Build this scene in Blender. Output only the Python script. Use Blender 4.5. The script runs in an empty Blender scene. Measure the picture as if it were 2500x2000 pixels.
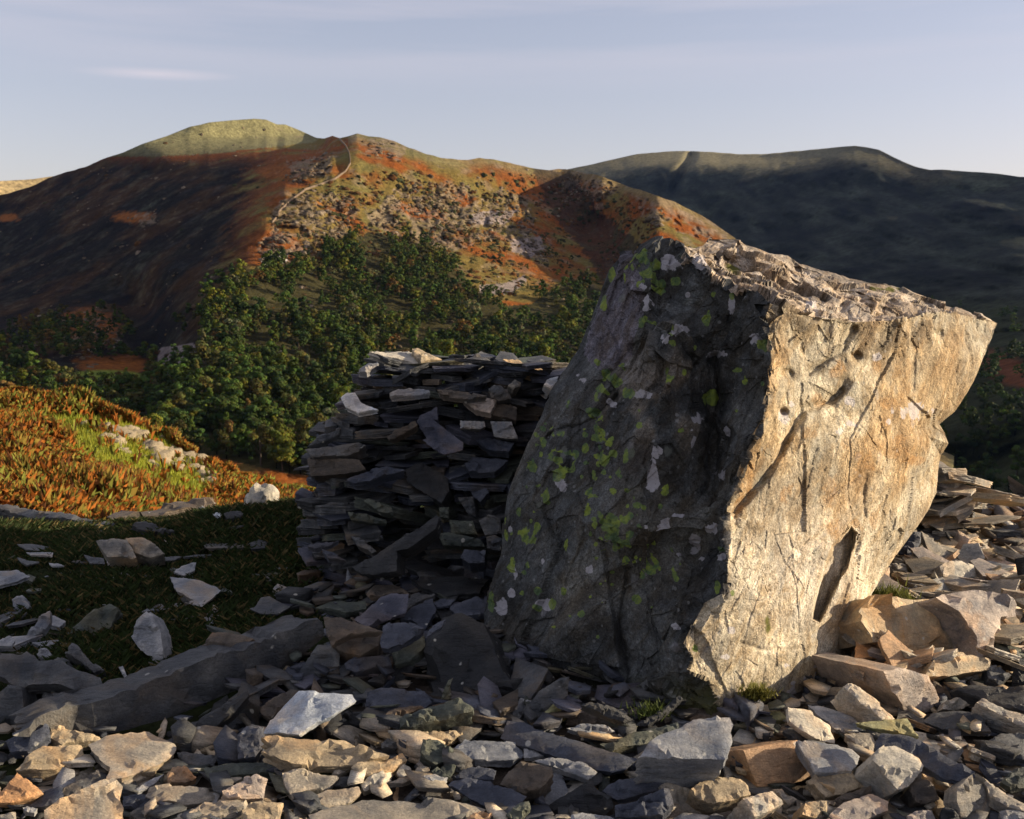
import bpy, bmesh, math, random
import numpy as np
from mathutils import Vector, geometry
R = math.radians
sc = bpy.context.scene
COL = sc.collection

# ------------------------------------------------------------------ camera, sky, sun, exposure
FPX = 2401.0; PITCH = R(8.3); CAMZ = 1.5
cam = bpy.data.objects.new('camera', bpy.data.cameras.new('camera')); COL.objects.link(cam)
cam.location = (0, 0, CAMZ); cam.rotation_euler = (R(90) - PITCH, 0, 0)
cam.data.sensor_width = 36; cam.data.lens = 36 * FPX / 2500
cam.data.clip_start = 0.05; cam.data.clip_end = 60000
cam.data.dof.use_dof = True; cam.data.dof.focus_distance = 3.6; cam.data.dof.aperture_fstop = 9
sc.camera = cam
SUN_AZ = R(85); SUN_EL = R(14)          # azimuth clockwise from the view direction (+y)
world = bpy.data.worlds.new('World'); sc.world = world; world.use_nodes = True
wt = world.node_tree; wt.nodes.clear()
def wn(t, **k):
    n = wt.nodes.new(t)
    for a, b in k.items(): setattr(n, a, b)
    return n
wo = wn('ShaderNodeOutputWorld'); bg = wn('ShaderNodeBackground'); sky = wn('ShaderNodeTexSky')
sky.sky_type = 'NISHITA'; sky.sun_disc = False; sky.sun_elevation = SUN_EL; sky.sun_rotation = SUN_AZ
sky.air_density = 1.0; sky.dust_density = 1.0; sky.ozone_density = 1.5; sky.altitude = 300
bg.inputs['Strength'].default_value = 0.097
tcw = wn('ShaderNodeTexCoord'); mpw = wn('ShaderNodeMapping'); mpw.inputs['Scale'].default_value = (1.2, 1.2, 16)
mpw.inputs['Rotation'].default_value = (R(3), R(-4), 0)
nzw = wn('ShaderNodeTexNoise'); nzw.inputs['Scale'].default_value = 1.7; nzw.inputs['Detail'].default_value = 5
crw = wn('ShaderNodeMapRange'); crw.inputs['From Min'].default_value = .38; crw.inputs['From Max'].default_value = .66
sepw = wn('ShaderNodeSeparateXYZ'); hw = wn('ShaderNodeMapRange'); hw.inputs['From Min'].default_value = .16; hw.inputs['From Max'].default_value = .27
mulw = wn('ShaderNodeMath', operation='MULTIPLY'); mul2 = wn('ShaderNodeMath', operation='MULTIPLY'); mul2.inputs[1].default_value = .8
mixw = wn('ShaderNodeMix', data_type='RGBA'); mixw.inputs['B'].default_value = (4.3, 3.95, 4.35, 1)
L = wt.links.new
L(tcw.outputs['Generated'], mpw.inputs['Vector']); L(mpw.outputs[0], nzw.inputs['Vector']); L(nzw.outputs['Fac'], crw.inputs['Value'])
L(tcw.outputs['Generated'], sepw.inputs[0]); L(sepw.outputs['Z'], hw.inputs['Value'])
L(crw.outputs[0], mulw.inputs[0]); L(hw.outputs[0], mulw.inputs[1]); L(mulw.outputs[0], mul2.inputs[0])
# small wisp of cirrus low on the left
wm = wn('ShaderNodeMapping'); wm.vector_type = 'TEXTURE'
_wu, _wv = 385.0, 181.0
_wd = np.array([(_wu - 1250) / FPX, 0, 0]) + np.array([0, math.cos(PITCH), -math.sin(PITCH)]) + (1000 - _wv) / FPX * np.array([0, math.sin(PITCH), math.cos(PITCH)])
_wd = _wd / np.linalg.norm(_wd)
wm.inputs['Location'].default_value = tuple(_wd); wm.inputs['Rotation'].default_value = (0, R(-1), R(20)); wm.inputs['Scale'].default_value = (.075, .1, .006)
wl = wn('ShaderNodeVectorMath', operation='LENGTH'); wr = wn('ShaderNodeMapRange'); wr.inputs['From Min'].default_value = 1; wr.inputs['From Max'].default_value = 0
wn2 = wn('ShaderNodeTexNoise'); wn2.inputs['Scale'].default_value = 9; wn2.inputs['Detail'].default_value = 6
wmul = wn('ShaderNodeMath', operation='MULTIPLY'); wadd = wn('ShaderNodeMath', operation='ADD'); wadd.use_clamp = True
mpw2 = wn('ShaderNodeMapping'); mpw2.inputs['Scale'].default_value = (1, 1, 8)
L(tcw.outputs['Generated'], mpw2.inputs[0]); L(mpw2.outputs[0], wn2.inputs['Vector'])
L(tcw.outputs['Generated'], wm.inputs[0]); L(wm.outputs[0], wl.inputs[0]); L(wl.outputs['Value'], wr.inputs['Value'])
L(wr.outputs[0], wmul.inputs[0]); L(wn2.outputs['Fac'], wmul.inputs[1]); L(wmul.outputs[0], wadd.inputs[0]); L(mul2.outputs[0], wadd.inputs[1])
tint = wn('ShaderNodeMix', data_type='RGBA', blend_type='MULTIPLY'); tint.inputs['Factor'].default_value = 1; tint.inputs['B'].default_value = (1.86, 1.60, 1.68, 1)
gam = wn('ShaderNodeGamma'); gam.inputs['Gamma'].default_value = .6; L(sky.outputs[0], gam.inputs[0]); L(gam.outputs[0], tint.inputs['A']); L(tint.outputs['Result'], mixw.inputs['A']); L(wadd.outputs[0], mixw.inputs['Factor'])
L(mixw.outputs['Result'], bg.inputs['Color']); L(bg.outputs[0], wo.inputs['Surface'])
sun = bpy.data.objects.new('sun', bpy.data.lights.new('sun', 'SUN')); COL.objects.link(sun)
sun.data.energy = 5.0; sun.data.angle = R(.5); sun.data.color = (1.0, .83, .60)
SDIR = Vector((math.sin(SUN_AZ) * math.cos(SUN_EL), math.cos(SUN_AZ) * math.cos(SUN_EL), math.sin(SUN_EL)))
sun.rotation_euler = SDIR.to_track_quat('Z', 'Y').to_euler()
sc.view_settings.view_transform = 'Standard'; sc.view_settings.look = 'None'
sc.view_settings.exposure = 0.85; sc.view_settings.gamma = 1; sc.view_settings.use_curve_mapping = False

# ------------------------------------------------------------------ maths helpers
def rays(u, v):
    u = np.asarray(u, float); v = np.asarray(v, float)
    a = (u - 1250) / FPX; b = (1000 - v) / FPX; c, s = math.cos(PITCH), math.sin(PITCH)
    return np.stack([a, c + b * s, -s + b * c], -1)
def P(u, v, Y):
    d = rays(u, v); Y = np.asarray(Y, float)
    return d * (Y / d[..., 1])[..., None] + np.array([0, 0, CAMZ])
def hsh(ix, iy, iz, seed):
    h = (ix * 374761393 + iy * 668265263 + iz * 2147483647 + seed * 1274126177) & 0xffffffff
    h = ((h ^ (h >> 13)) * 1274126177) & 0xffffffff
    h = ((h ^ (h >> 15)) * 2246822519) & 0xffffffff
    return ((h ^ (h >> 16)) & 0xffffff) / float(0xffffff)
def vnoise(p, seed=0):
    p = np.asarray(p, float); i = np.floor(p).astype(np.int64); f = p - i; w = f * f * (3 - 2 * f); o = 0
    for dx in (0, 1):
        for dy in (0, 1):
            for dz in (0, 1):
                g = (w[:, 0] if dx else 1 - w[:, 0]) * (w[:, 1] if dy else 1 - w[:, 1]) * (w[:, 2] if dz else 1 - w[:, 2])
                o = o + g * hsh(i[:, 0] + dx, i[:, 1] + dy, i[:, 2] + dz, seed)
    return o * 2 - 1
def fbm(p, oct=4, seed=0, gain=.5):
    o = 0; a = 1; s = 0
    for k in range(oct):
        o = o + a * vnoise(p * (2.03 ** k) + k * 17.3, seed + k); s += a; a *= gain
    return o / s
def ridged(p, oct=4, seed=0):
    o = 0; a = 1; s = 0
    for k in range(oct):
        o = o + a * (1 - np.abs(vnoise(p * (2.07 ** k) + k * 11.1, seed + k)) * 2); s += a; a *= .5
    return o / s
def facets(p, seed=0, tilt=.6):
    """voronoi cells, each its own height and tilted plane: broken rock"""
    p = np.asarray(p, float); i = np.floor(p).astype(np.int64)
    best = np.full(len(p), 1e9); out = np.zeros(len(p))
    for dx in (-1, 0, 1):
        for dy in (-1, 0, 1):
            for dz in (-1, 0, 1):
                c = i + np.array([dx, dy, dz]); a = [hsh(c[:, 0], c[:, 1], c[:, 2], seed + q) for q in range(3)]
                cp = c + np.stack(a, -1); d = p - cp; dd = (d * d).sum(1); m = dd < best
                g = [hsh(c[:, 0], c[:, 1], c[:, 2], seed + 10 + q) * 2 - 1 for q in range(4)]
                val = g[3] * .5 + tilt * (d[:, 0] * g[0] + d[:, 1] * g[1] + d[:, 2] * g[2])
                out = np.where(m, val, out); best = np.where(m, dd, best)
    return out
def sst(a, b, x):
    t = np.clip((x - a) / (b - a), 0, 1); return t * t * (3 - 2 * t)
def inpoly(u, v, poly):
    u = np.asarray(u); v = np.asarray(v); r = np.zeros(u.shape, bool); n = len(poly)
    for k in range(n):
        x0, y0 = poly[k]; x1, y1 = poly[(k + 1) % n]
        if y0 == y1: continue
        c = ((y0 > v) != (y1 > v)) & (u < (x1 - x0) * (v - y0) / (y1 - y0) + x0); r ^= c
    return r
def segdist(u, v, pts):
    d = np.full(np.shape(u), 1e9)
    for (x0, y0), (x1, y1) in zip(pts[:-1], pts[1:]):
        L2 = (x1 - x0) ** 2 + (y1 - y0) ** 2
        t = np.clip(((u - x0) * (x1 - x0) + (v - y0) * (y1 - y0)) / L2, 0, 1)
        d = np.minimum(d, np.hypot(u - x0 - t * (x1 - x0), v - y0 - t * (y1 - y0)))
    return d
def blurmask(m, k, ax):
    ker = np.hanning(2 * k + 3)[1:-1]; ker /= ker.sum()
    pad = [(0, 0), (0, 0)]; pad[ax] = (k, k)
    q = np.pad(m, pad, mode='edge'); o = np.zeros_like(m)
    for j in range(2 * k + 1):
        sl = [slice(None), slice(None)]; sl[ax] = slice(j, j + m.shape[ax]); o = o + ker[j] * q[tuple(sl)]
    return o

# ------------------------------------------------------------------ mesh helpers
def mesh_np(name, V, F, mats=(), col=None, smooth=None, midx=None):
    """V (n,3); F (m,k) one polygon size, or list of arrays"""
    Fs = F if isinstance(F, (list, tuple)) else [F]
    Fs = [np.asarray(f, np.int32) for f in Fs if len(f)]
    me = bpy.data.meshes.new(name)
    V = np.asarray(V, np.float32); me.vertices.add(len(V)); me.vertices.foreach_set('co', V.ravel())
    nl = sum(f.size for f in Fs); npol = sum(len(f) for f in Fs)
    me.loops.add(nl); me.polygons.add(npol)
    me.loops.foreach_set('vertex_index', np.concatenate([f.ravel() for f in Fs]))
    tot = np.concatenate([np.full(len(f), f.shape[1], np.int32) for f in Fs])
    st = np.concatenate([[0], np.cumsum(tot)[:-1]]).astype(np.int32)
    me.polygons.foreach_set('loop_start', st)
    try: me.polygons.foreach_set('loop_total', tot)
    except Exception: pass
    for m in mats: me.materials.append(m)
    if midx is not None: me.polygons.foreach_set('material_index', np.asarray(midx, np.int32))
    me.update(calc_edges=True)
    c = np.ones((len(V), 4), np.float32)
    if col is not None: c[:, :3] = col
    a = me.color_attributes.new('Col', 'FLOAT_COLOR', 'POINT'); a.data.foreach_set('color', c.ravel())
    if smooth is not None:
        me.polygons.foreach_set('use_smooth', np.ones(npol, bool))
        if smooth < 179: me.set_sharp_from_angle(angle=R(smooth))
    return me
def obj(name, me, parent=None, loc=None, rot=None, scale=None, color=None):
    o = bpy.data.objects.new(name, me); COL.objects.link(o)
    if parent: o.parent = parent
    if loc is not None: o.location = loc
    if rot is not None: o.rotation_euler = rot
    if scale is not None: o.scale = scale
    if color is not None: o.color = (*color, 1)
    return o
def tag(o, label=None, cat=None, group=None, kind=None):
    if label: o['label'] = label
    if cat: o['category'] = cat
    if group: o['group'] = group
    o['kind'] = kind or 'thing'
    return o
def attr(me, name, vals):
    a = me.attributes.new(name, 'FLOAT', 'POINT'); a.data.foreach_set('value', np.asarray(vals, np.float32))

# ------------------------------------------------------------------ materials
def nodes(name, rough=.8, spec=.3):
    m = bpy.data.materials.new(name); m.use_nodes = True; t = m.node_tree
    b = t.nodes['Principled BSDF']; b.inputs['Roughness'].default_value = rough; b.inputs['Specular IOR Level'].default_value = spec
    def N(ty, **k):
        n = t.nodes.new(ty)
        for a, q in k.items():
            if a in n.inputs.keys() if hasattr(n, 'inputs') else False: n.inputs[a].default_value = q
            else: setattr(n, a, q)
        return n
    return m, t, b, N, t.links.new
def ramp(t, fac, stops):
    r = t.nodes.new('ShaderNodeValToRGB'); e = r.color_ramp.elements
    while len(e) < len(stops): e.new(.5)
    for q, (p, c) in zip(e, stops): q.position = p; q.color = (*c, 1) if len(c) == 3 else c
    t.links.new(fac, r.inputs[0]); return r.outputs[0]
def mix(t, fac, a, b, mode='MIX'):
    n = t.nodes.new('ShaderNodeMix'); n.data_type = 'RGBA'; n.blend_type = mode
    for s, q in (('Factor', fac), ('A', a), ('B', b)):
        if isinstance(q, (int, float)): n.inputs[s].default_value = q
        elif isinstance(q, tuple): n.inputs[s].default_value = (*q, 1)
        else: t.links.new(q, n.inputs[s])
    return n.outputs['Result']
def noise(t, vec, scale, detail=5, rough=.6, dist=0):
    n = t.nodes.new('ShaderNodeTexNoise'); n.inputs['Scale'].default_value = scale; n.inputs['Detail'].default_value = detail
    n.inputs['Roughness'].default_value = rough; n.inputs['Distortion'].default_value = dist
    if vec is not None: t.links.new(vec, n.inputs['Vector'])
    return n.outputs['Fac']
def bump(t, b, h, strength, dist):
    n = t.nodes.new('ShaderNodeBump'); n.inputs['Strength'].default_value = strength; n.inputs['Distance'].default_value = dist
    t.links.new(h, n.inputs['Height']); t.links.new(n.outputs[0], b.inputs['Normal']); return n
def mth(t, op, a, b=None, clamp=False):
    n = t.nodes.new('ShaderNodeMath'); n.operation = op; n.use_clamp = clamp
    for k, q in enumerate((a, b)):
        if q is None: continue
        if isinstance(q, (int, float)): n.inputs[k].default_value = q
        else: t.links.new(q, n.inputs[k])
    return n.outputs[0]
def mrange(t, x, a, b, c=0, d=1):
    n = t.nodes.new('ShaderNodeMapRange')
    for k, q in zip(('From Min', 'From Max', 'To Min', 'To Max'), (a, b, c, d)): n.inputs[k].default_value = q
    t.links.new(x, n.inputs['Value']); return n.outputs[0]

def slate_material(name='slate', lsc=16, lth=.80, lmx=.55):
    m, t, b, N, L = nodes(name, .62, .35)
    geo = t.nodes.new('ShaderNodeTexCoord'); oi = t.nodes.new('ShaderNodeObjectInfo'); at = t.nodes.new('ShaderNodeAttribute'); at.attribute_name = 'Col'
    ad = t.nodes.new('ShaderNodeVectorMath'); ad.operation = 'ADD'; sclr = mth(t, 'MULTIPLY', oi.outputs['Random'], 37.0)
    gp = t.nodes.new('ShaderNodeNewGeometry')
    L(gp.outputs['Position'], ad.inputs[0]); L(sclr, ad.inputs[1]); v = ad.outputs[0]
    # cleavage streaks: noise squeezed along one axis
    mp = t.nodes.new('ShaderNodeMapping'); mp.inputs['Rotation'].default_value = (.5, .3, .9); mp.inputs['Scale'].default_value = (1, 5, 5)
    L(v, mp.inputs[0])
    n1 = noise(t, v, 7, 6, .65, .3); n2 = noise(t, mp.outputs[0], 9, 8, .68, .6); n3 = noise(t, v, 95, 4, .7); n4 = noise(t, v, 4.2, 5, .6, .8)
    base = mix(t, 1.0, oi.outputs['Color'], at.outputs['Color'], 'MULTIPLY')
    dark = mix(t, 1.0, base, (.42, .46, .54), 'MULTIPLY'); lite = mix(t, 1.0, base, (1.45, 1.38, 1.28), 'MULTIPLY')
    c = mix(t, mrange(t, n1, .36, .66), dark, lite)
    c = mix(t, mrange(t, n2, .35, .7, .0, .55), c, mix(t, 1.0, base, (.6, .62, .66), 'MULTIPLY'))
    rustm = mth(t, 'MULTIPLY', mrange(t, n4, .50, .62), mrange(t, oi.outputs['Random'], .1, 1, .25, .9))
    c = mix(t, rustm, c, mix(t, 1.0, base, (1.3, .98, .68), 'MULTIPLY'))
    c = mix(t, mrange(t, n3, .25, .8, 0, .55), mix(t, 1.0, c, (1.35, 1.35, 1.35), 'MULTIPLY'), mix(t, 1.0, c, (.38, .38, .38), 'MULTIPLY'))
    vo = t.nodes.new('ShaderNodeTexVoronoi'); vo.inputs['Scale'].default_value = lsc; vo.inputs['Randomness'].default_value = 1
    nd = noise(t, v, 30, 3); L(v, vo.inputs['Vector'])
    pale = mrange(t, mth(t, 'ADD', vo.outputs['Distance'], mth(t, 'MULTIPLY', nd, .35)), .33, .27)
    vs = t.nodes.new('ShaderNodeSeparateColor'); L(vo.outputs['Color'], vs.inputs[0])
    pale = mth(t, 'MULTIPLY', pale, mrange(t, vs.outputs[0], lth, lth + .04))
    c = mix(t, mth(t, 'MULTIPLY', pale, lmx), c, (.46, .45, .40))
    n6 = noise(t, v, 210, 3, .7); c = mix(t, mrange(t, n6, .3, .7, 0, .6), mix(t, 1.0, c, (1.3, 1.3, 1.3), 'MULTIPLY'), mix(t, 1.0, c, (.5, .5, .5), 'MULTIPLY'))
    c = mix(t, mrange(t, gp.outputs['Pointiness'], .51, .58, 0, .8), c, mix(t, 1.0, c, (1.7, 1.62, 1.5), 'MULTIPLY'))
    L(c, b.inputs['Base Color'])
    h = mth(t, 'ADD', mth(t, 'MULTIPLY', n2, 1.0), mth(t, 'MULTIPLY', n3, .35))
    bump(t, b, h, .9, .018); return m
M_SLATE = slate_material(); M_LICH = slate_material('lichened_stone', 19, .45, .7)

def boulder_material():
    m, t, b, N, L = nodes('boulder_rock', .8, .25)
    gp = t.nodes.new('ShaderNodeNewGeometry'); v = gp.outputs['Position']
    def A(n):
        a = t.nodes.new('ShaderNodeAttribute'); a.attribute_name = n; return a.outputs['Fac']
    at = t.nodes.new('ShaderNodeAttribute'); at.attribute_name = 'Col'
    m0 = t.nodes.new('ShaderNodeMapping'); m0.inputs['Rotation'].default_value = (0, R(-38), 0); L(v, m0.inputs[0]); mp = t.nodes.new('ShaderNodeMapping'); mp.inputs['Scale'].default_value = (1.9, 1.3, .62); L(m0.outputs[0], mp.inputs[0])
    n1 = noise(t, v, 3.6, 8, .68, .6); n2 = noise(t, mp.outputs[0], 7, 8, .7, .8); n3 = noise(t, v, 60, 5, .75); n4 = noise(t, v, 17, 6, .7, .4); n5 = noise(t, v, 160, 3, .7)
    c = mix(t, mrange(t, n1, .34, .66, 0, .9), mix(t, 1., at.outputs['Color'], (.50, .50, .52), 'MULTIPLY'), mix(t, 1., at.outputs['Color'], (1.35, 1.33, 1.3), 'MULTIPLY'))
    c = mix(t, mrange(t, n2, .42, .60, 0, .9), c, mix(t, 1., c, (.60, .50, .38), 'MULTIPLY'))
    c = mix(t, mrange(t, n4, .52, .68, 0, .7), c, mix(t, 1., c, (1.55, 1.5, 1.45), 'MULTIPLY'))
    c = mix(t, mrange(t, n3, .35, .7, 0, .75), mix(t, 1., c, (1.5, 1.5, 1.5), 'MULTIPLY'), mix(t, 1., c, (.45, .45, .45), 'MULTIPLY'))
    rust = mth(t, 'MULTIPLY', A('rust'), mrange(t, n4, .35, .6, .35, 1)); c = mix(t, mth(t, 'MULTIPLY', rust, .8), c, (.36, .19, .06))
    c = mix(t, mrange(t, n5, .32, .68), mix(t, 1., c, (1.45, 1.45, 1.45), 'MULTIPLY'), mix(t, 1., c, (.48, .48, .48), 'MULTIPLY'))
    # fine black cracks along the cleavage
    vo = t.nodes.new('ShaderNodeTexVoronoi'); vo.feature = 'DISTANCE_TO_EDGE'; vo.inputs['Scale'].default_value = 3.6
    nv = t.nodes.new('ShaderNodeTexNoise'); nv.inputs['Scale'].default_value = 5; nv.inputs['Detail'].default_value = 6; L(v, nv.inputs['Vector'])
    ad = t.nodes.new('ShaderNodeVectorMath'); ad.operation = 'MULTIPLY_ADD'; L(nv.outputs['Color'], ad.inputs[0]); ad.inputs[1].default_value = (.5, .5, .5); L(mp.outputs[0], ad.inputs[2]); L(ad.outputs[0], vo.inputs['Vector'])
    ck = mth(t, 'MULTIPLY', mrange(t, vo.outputs['Distance'], .022, .004), mrange(t, n1, .42, .55))
    c = mix(t, mth(t, 'MULTIPLY', ck, .3), c, (.06, .045, .035))
    # round pale lichens
    v2 = t.nodes.new('ShaderNodeTexVoronoi'); v2.inputs['Scale'].default_value = 9; nn = noise(t, v, 24, 4, .7); L(v, v2.inputs['Vector'])
    sp = t.nodes.new('ShaderNodeSeparateColor'); L(v2.outputs['Color'], sp.inputs[0])
    pm = mth(t, 'MULTIPLY', mrange(t, mth(t, 'ADD', v2.outputs['Distance'], mth(t, 'MULTIPLY', nn, .45)), .44, .38), mrange(t, sp.outputs[0], .60, .66))
    pc = ramp(t, sp.outputs[1], [(0, (.36, .36, .38)), (.5, (.30, .33, .27)), (.75, (.40, .38, .42)), (1, (.22, .28, .16))])
    c = mix(t, mth(t, 'MULTIPLY', pm, .22), c, pc)
    v3 = t.nodes.new('ShaderNodeTexVoronoi'); v3.inputs['Scale'].default_value = 34; L(v, v3.inputs['Vector'])
    s3 = t.nodes.new('ShaderNodeSeparateColor'); L(v3.outputs['Color'], s3.inputs[0])
    pm = mth(t, 'MULTIPLY', mrange(t, mth(t, 'ADD', v3.outputs['Distance'], mth(t, 'MULTIPLY', nn, .5)), .50, .40), mrange(t, s3.outputs[0], .76, .80))
    c = mix(t, mth(t, 'MULTIPLY', pm, .28), c, (.36, .37, .36))
    wm = mth(t, 'MULTIPLY', mrange(t, mth(t, 'ADD', A('white'), mth(t, 'MULTIPLY', n3, 1.9)), 1.42, 1.62), .6); c = mix(t, wm, c, (.52, .50, .52))
    lich = mth(t, 'MULTIPLY', mrange(t, mth(t, 'ADD', A('lichen'), mth(t, 'ADD', mth(t, 'MULTIPLY', n3, 1.7), mth(t, 'MULTIPLY', n5, .5))), 1.60, 1.82), .85); lc = mix(t, mrange(t, n4, .4, .62), (.07, .12, .05), (.24, .30, .04))
    c = mix(t, lich, c, lc)
    mo = A('moss'); c = mix(t, mo, c, mix(t, n3, (.03, .035, .006), (.16, .15, .02)))
    L(c, b.inputs['Base Color'])
    h = mth(t, 'ADD', mth(t, 'MULTIPLY', n2, .8), mth(t, 'ADD', mth(t, 'MULTIPLY', n3, .55), mth(t, 'MULTIPLY', n4, 1.0)))
    h = mth(t, 'SUBTRACT', h, mth(t, 'MULTIPLY', ck, .35)); h = mth(t, 'ADD', h, mth(t, 'MULTIPLY', n5, .2))
    bump(t, b, h, .55, .03); return m
M_BOULDER = boulder_material()

def col_material(name, rough=.9, spec=.1, nscale=None, namt=.4, bumpd=None, sub=None, objcol=True, bscale=None):
    m, t, b, N, L = nodes(name, rough, spec)
    at = t.nodes.new('ShaderNodeAttribute'); at.attribute_name = 'Col'; c = at.outputs['Color']
    if objcol:
        oi = t.nodes.new('ShaderNodeObjectInfo'); c = mix(t, 1., c, oi.outputs['Color'], 'MULTIPLY')
    if nscale:
        gp = t.nodes.new('ShaderNodeNewGeometry'); n = noise(t, gp.outputs['Position'], nscale, 6, .7)
        lo = 1 - namt; hi = 1 + namt
        c = mix(t, mrange(t, n, .3, .7), mix(t, 1., c, (lo, lo, lo), 'MULTIPLY'), mix(t, 1., c, (hi, hi, hi), 'MULTIPLY'))
        if bumpd: bump(t, b, n if not bscale else noise(t, gp.outputs['Position'], bscale, 7, .75), .9, bumpd)
    L(c, b.inputs['Base Color'])
    if sub:
        # thin leaves let some light through
        tr = t.nodes.new('ShaderNodeBsdfTranslucent'); ms = t.nodes.new('ShaderNodeMixShader'); ms.inputs[0].default_value = sub
        L(c, tr.inputs['Color']); out = t.nodes['Material Output']; L(b.outputs[0], ms.inputs[1]); L(tr.outputs[0], ms.inputs[2]); L(ms.outputs[0], out.inputs['Surface'])
    return m
M_FELL = col_material('fellside', .95, .05, .23, .5, 5.0, bscale=.11)
M_FAR = col_material('far_hillside', .95, .05, .09, .6, 9.0, bscale=.05)
M_LEAF = col_material('foliage', .8, .12, sub=.12)
M_BARK = col_material('bark', .9, .1, 3, .3)
M_FROND = col_material('bracken_fronds', .85, .1, sub=.3)
M_GRASS = col_material('grass_blades', .7, .2, sub=.3)
M_TURF = col_material('turf_and_soil', .95, .05, 28, .5, .03)
M_PALEROCK = col_material('pale_rock', .85, .15, 9, .35, .05, bscale=14)
M_FIELDSTONE = col_material('field_wall_stone', .9, .1, .8, .4)

# ------------------------------------------------------------------ near ground
def near_z(x, y):
    x = np.asarray(x, float); y = np.asarray(y, float); sh = x.shape
    q = np.stack([x.ravel(), y.ravel(), np.zeros(x.size)], -1)
    b = .05 * fbm(q * .9, 4, 3).reshape(sh) + .035 * fbm(q * 2.3, 3, 4).reshape(sh) * sst(-.5, -1.0, x) + .012 * fbm(q * 6, 3, 5).reshape(sh)
    yc = 5.9 + .25 * vnoise(q * .6, 8).reshape(sh) - .35 * sst(.5, 2.2, x) - .65 * sst(-.9, -2.0, x)
    e = np.maximum(y - yc, 0); drop = np.where(e < 1.2, .16 * e * e, .2304 + (e - 1.2) * .384)
    rise = .09 * np.exp(-((x + 1.55) / .55) ** 2 - ((y - 5.4) / .45) ** 2) - .05 * sst(-1.9, -2.8, x) * sst(4.2, 5.2, y)      # turfy hump at the edge
    far = np.clip(1 - e / 60, 0, 1)
    z = b * far - drop + rise
    return np.maximum(z, -135 + 3 * fbm(q * .004, 3, 9).reshape(sh))
def build_ground():
    rr = np.concatenate([np.linspace(.2, 9, 260), np.geomspace(9.1, 9000, 150)])
    th = np.linspace(0, 2 * np.pi, 361)
    # finer fan of directions in front of the photographer
    th = np.concatenate([np.linspace(R(40), R(140), 420), np.linspace(R(142), R(398), 120)])
    X = rr[:, None] * np.cos(th)[None]; Y = rr[:, None] * np.sin(th)[None]; Z = near_z(X, Y)
    V = np.stack([X, Y, Z], -1).reshape(-1, 3); n, m = X.shape
    i = np.arange(n - 1)[:, None] * m; j = np.arange(m)[None]; j2 = (j + 1) % m
    F = np.stack([i + j, i + m + j, i + m + j2, i + j2], -1).reshape(-1, 4)
    q = V * np.array([1, 1, 0]); nz = fbm(q * 2.2, 4, 21); n2 = fbm(q * 9, 3, 22)
    soil = np.array([.055, .045, .036]); turf = np.array([.022, .028, .010]); far = np.array([.06, .05, .022])
    g = sst(-.25, .1, nz + np.where(V[:, 0] < -.5, .35, -.9) + (V[:, 1] - 4.0) * .25)
    c = soil * (1 - g[:, None]) + turf * g[:, None]; f = sst(9, 30, np.hypot(V[:, 0], V[:, 1]))[:, None]
    c = c * (1 - f) + far * f; c *= (1 + .45 * n2)[:, None]
    # scree spoil tones to the lower right
    o = obj('ground', mesh_np('ground', V, F, [M_TURF], c, smooth=180)); tag(o, kind='structure')
build_ground()

# ------------------------------------------------------------------ fells (relief surfaces with real distances)
def rowfield(rows, u, v):
    vs = np.array([r[0] for r in rows], float)
    D = np.stack([np.interp(u[0], [k[0] for k in r[1]], [k[1] for k in r[1]]) for r in rows])   # (rows, nu)
    out = np.empty_like(u)
    for j in range(u.shape[1]): out[:, j] = np.interp(v[:, j], vs, D[:, j])
    return out
def relief(name, us, vb, sky, rows, nv, blur, detail, colour, mat, drop=(60, 400), gamma=1.0):
    sk = np.interp(us, [s[0] for s in sky], [s[1] for s in sky]); sk = sk + (2.2 if mat is M_FELL else 1.0) * (1 - .9 * ((us > 320) & (us < 1000) & (mat is M_FELL))) * fbm(np.stack([us / 22., 0 * us, 0 * us + len(us)], -1), 4, 7)
    t = np.linspace(0, 1, nv) ** gamma
    U = np.repeat(us[None], nv, 0); Vv = vb + (sk[None] - vb) * t[:, None]
    Y = rowfield(rows, U, Vv); Y = blurmask(Y, blur, 1); Y = blurmask(Y, max(2, blur // 3), 0)
    p0 = P(U, Vv, Y); Y = Y + detail(U, Vv, p0, sk)
    # keep distances growing towards the skyline so nothing folds over
    pts = P(U, Vv, Y)
    back = [pts]
    last = pts[-1]
    for k in (1, 2, 3, 4):
        b = last.copy(); b[:, 1] += drop[1] * k / 4; b[:, 0] += (last[:, 0] / last[:, 1]) * drop[1] * k / 4; b[:, 2] -= drop[0] * (k / 4) ** 1.6; back.append(b[None])
    G = np.concatenate(back, 0); n, m = G.shape[:2]
    c = colour(U, Vv, pts, sk); c = np.concatenate([c] + [c[-1:]] * 4, 0)
    i = np.arange(n - 1)[:, None] * m; j = np.arange(m - 1)[None]
    F = np.stack([i + j, i + j + 1, i + m + j + 1, i + m + j], -1).reshape(-1, 4)
    o = obj(name, mesh_np(name, G.reshape(-1, 3), F, [mat], c.reshape(-1, 3), smooth=180)); tag(o, kind='structure')
    return dict(us=us, vb=vb, sk=sk, t=t, Y=Y, pts=pts)
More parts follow.
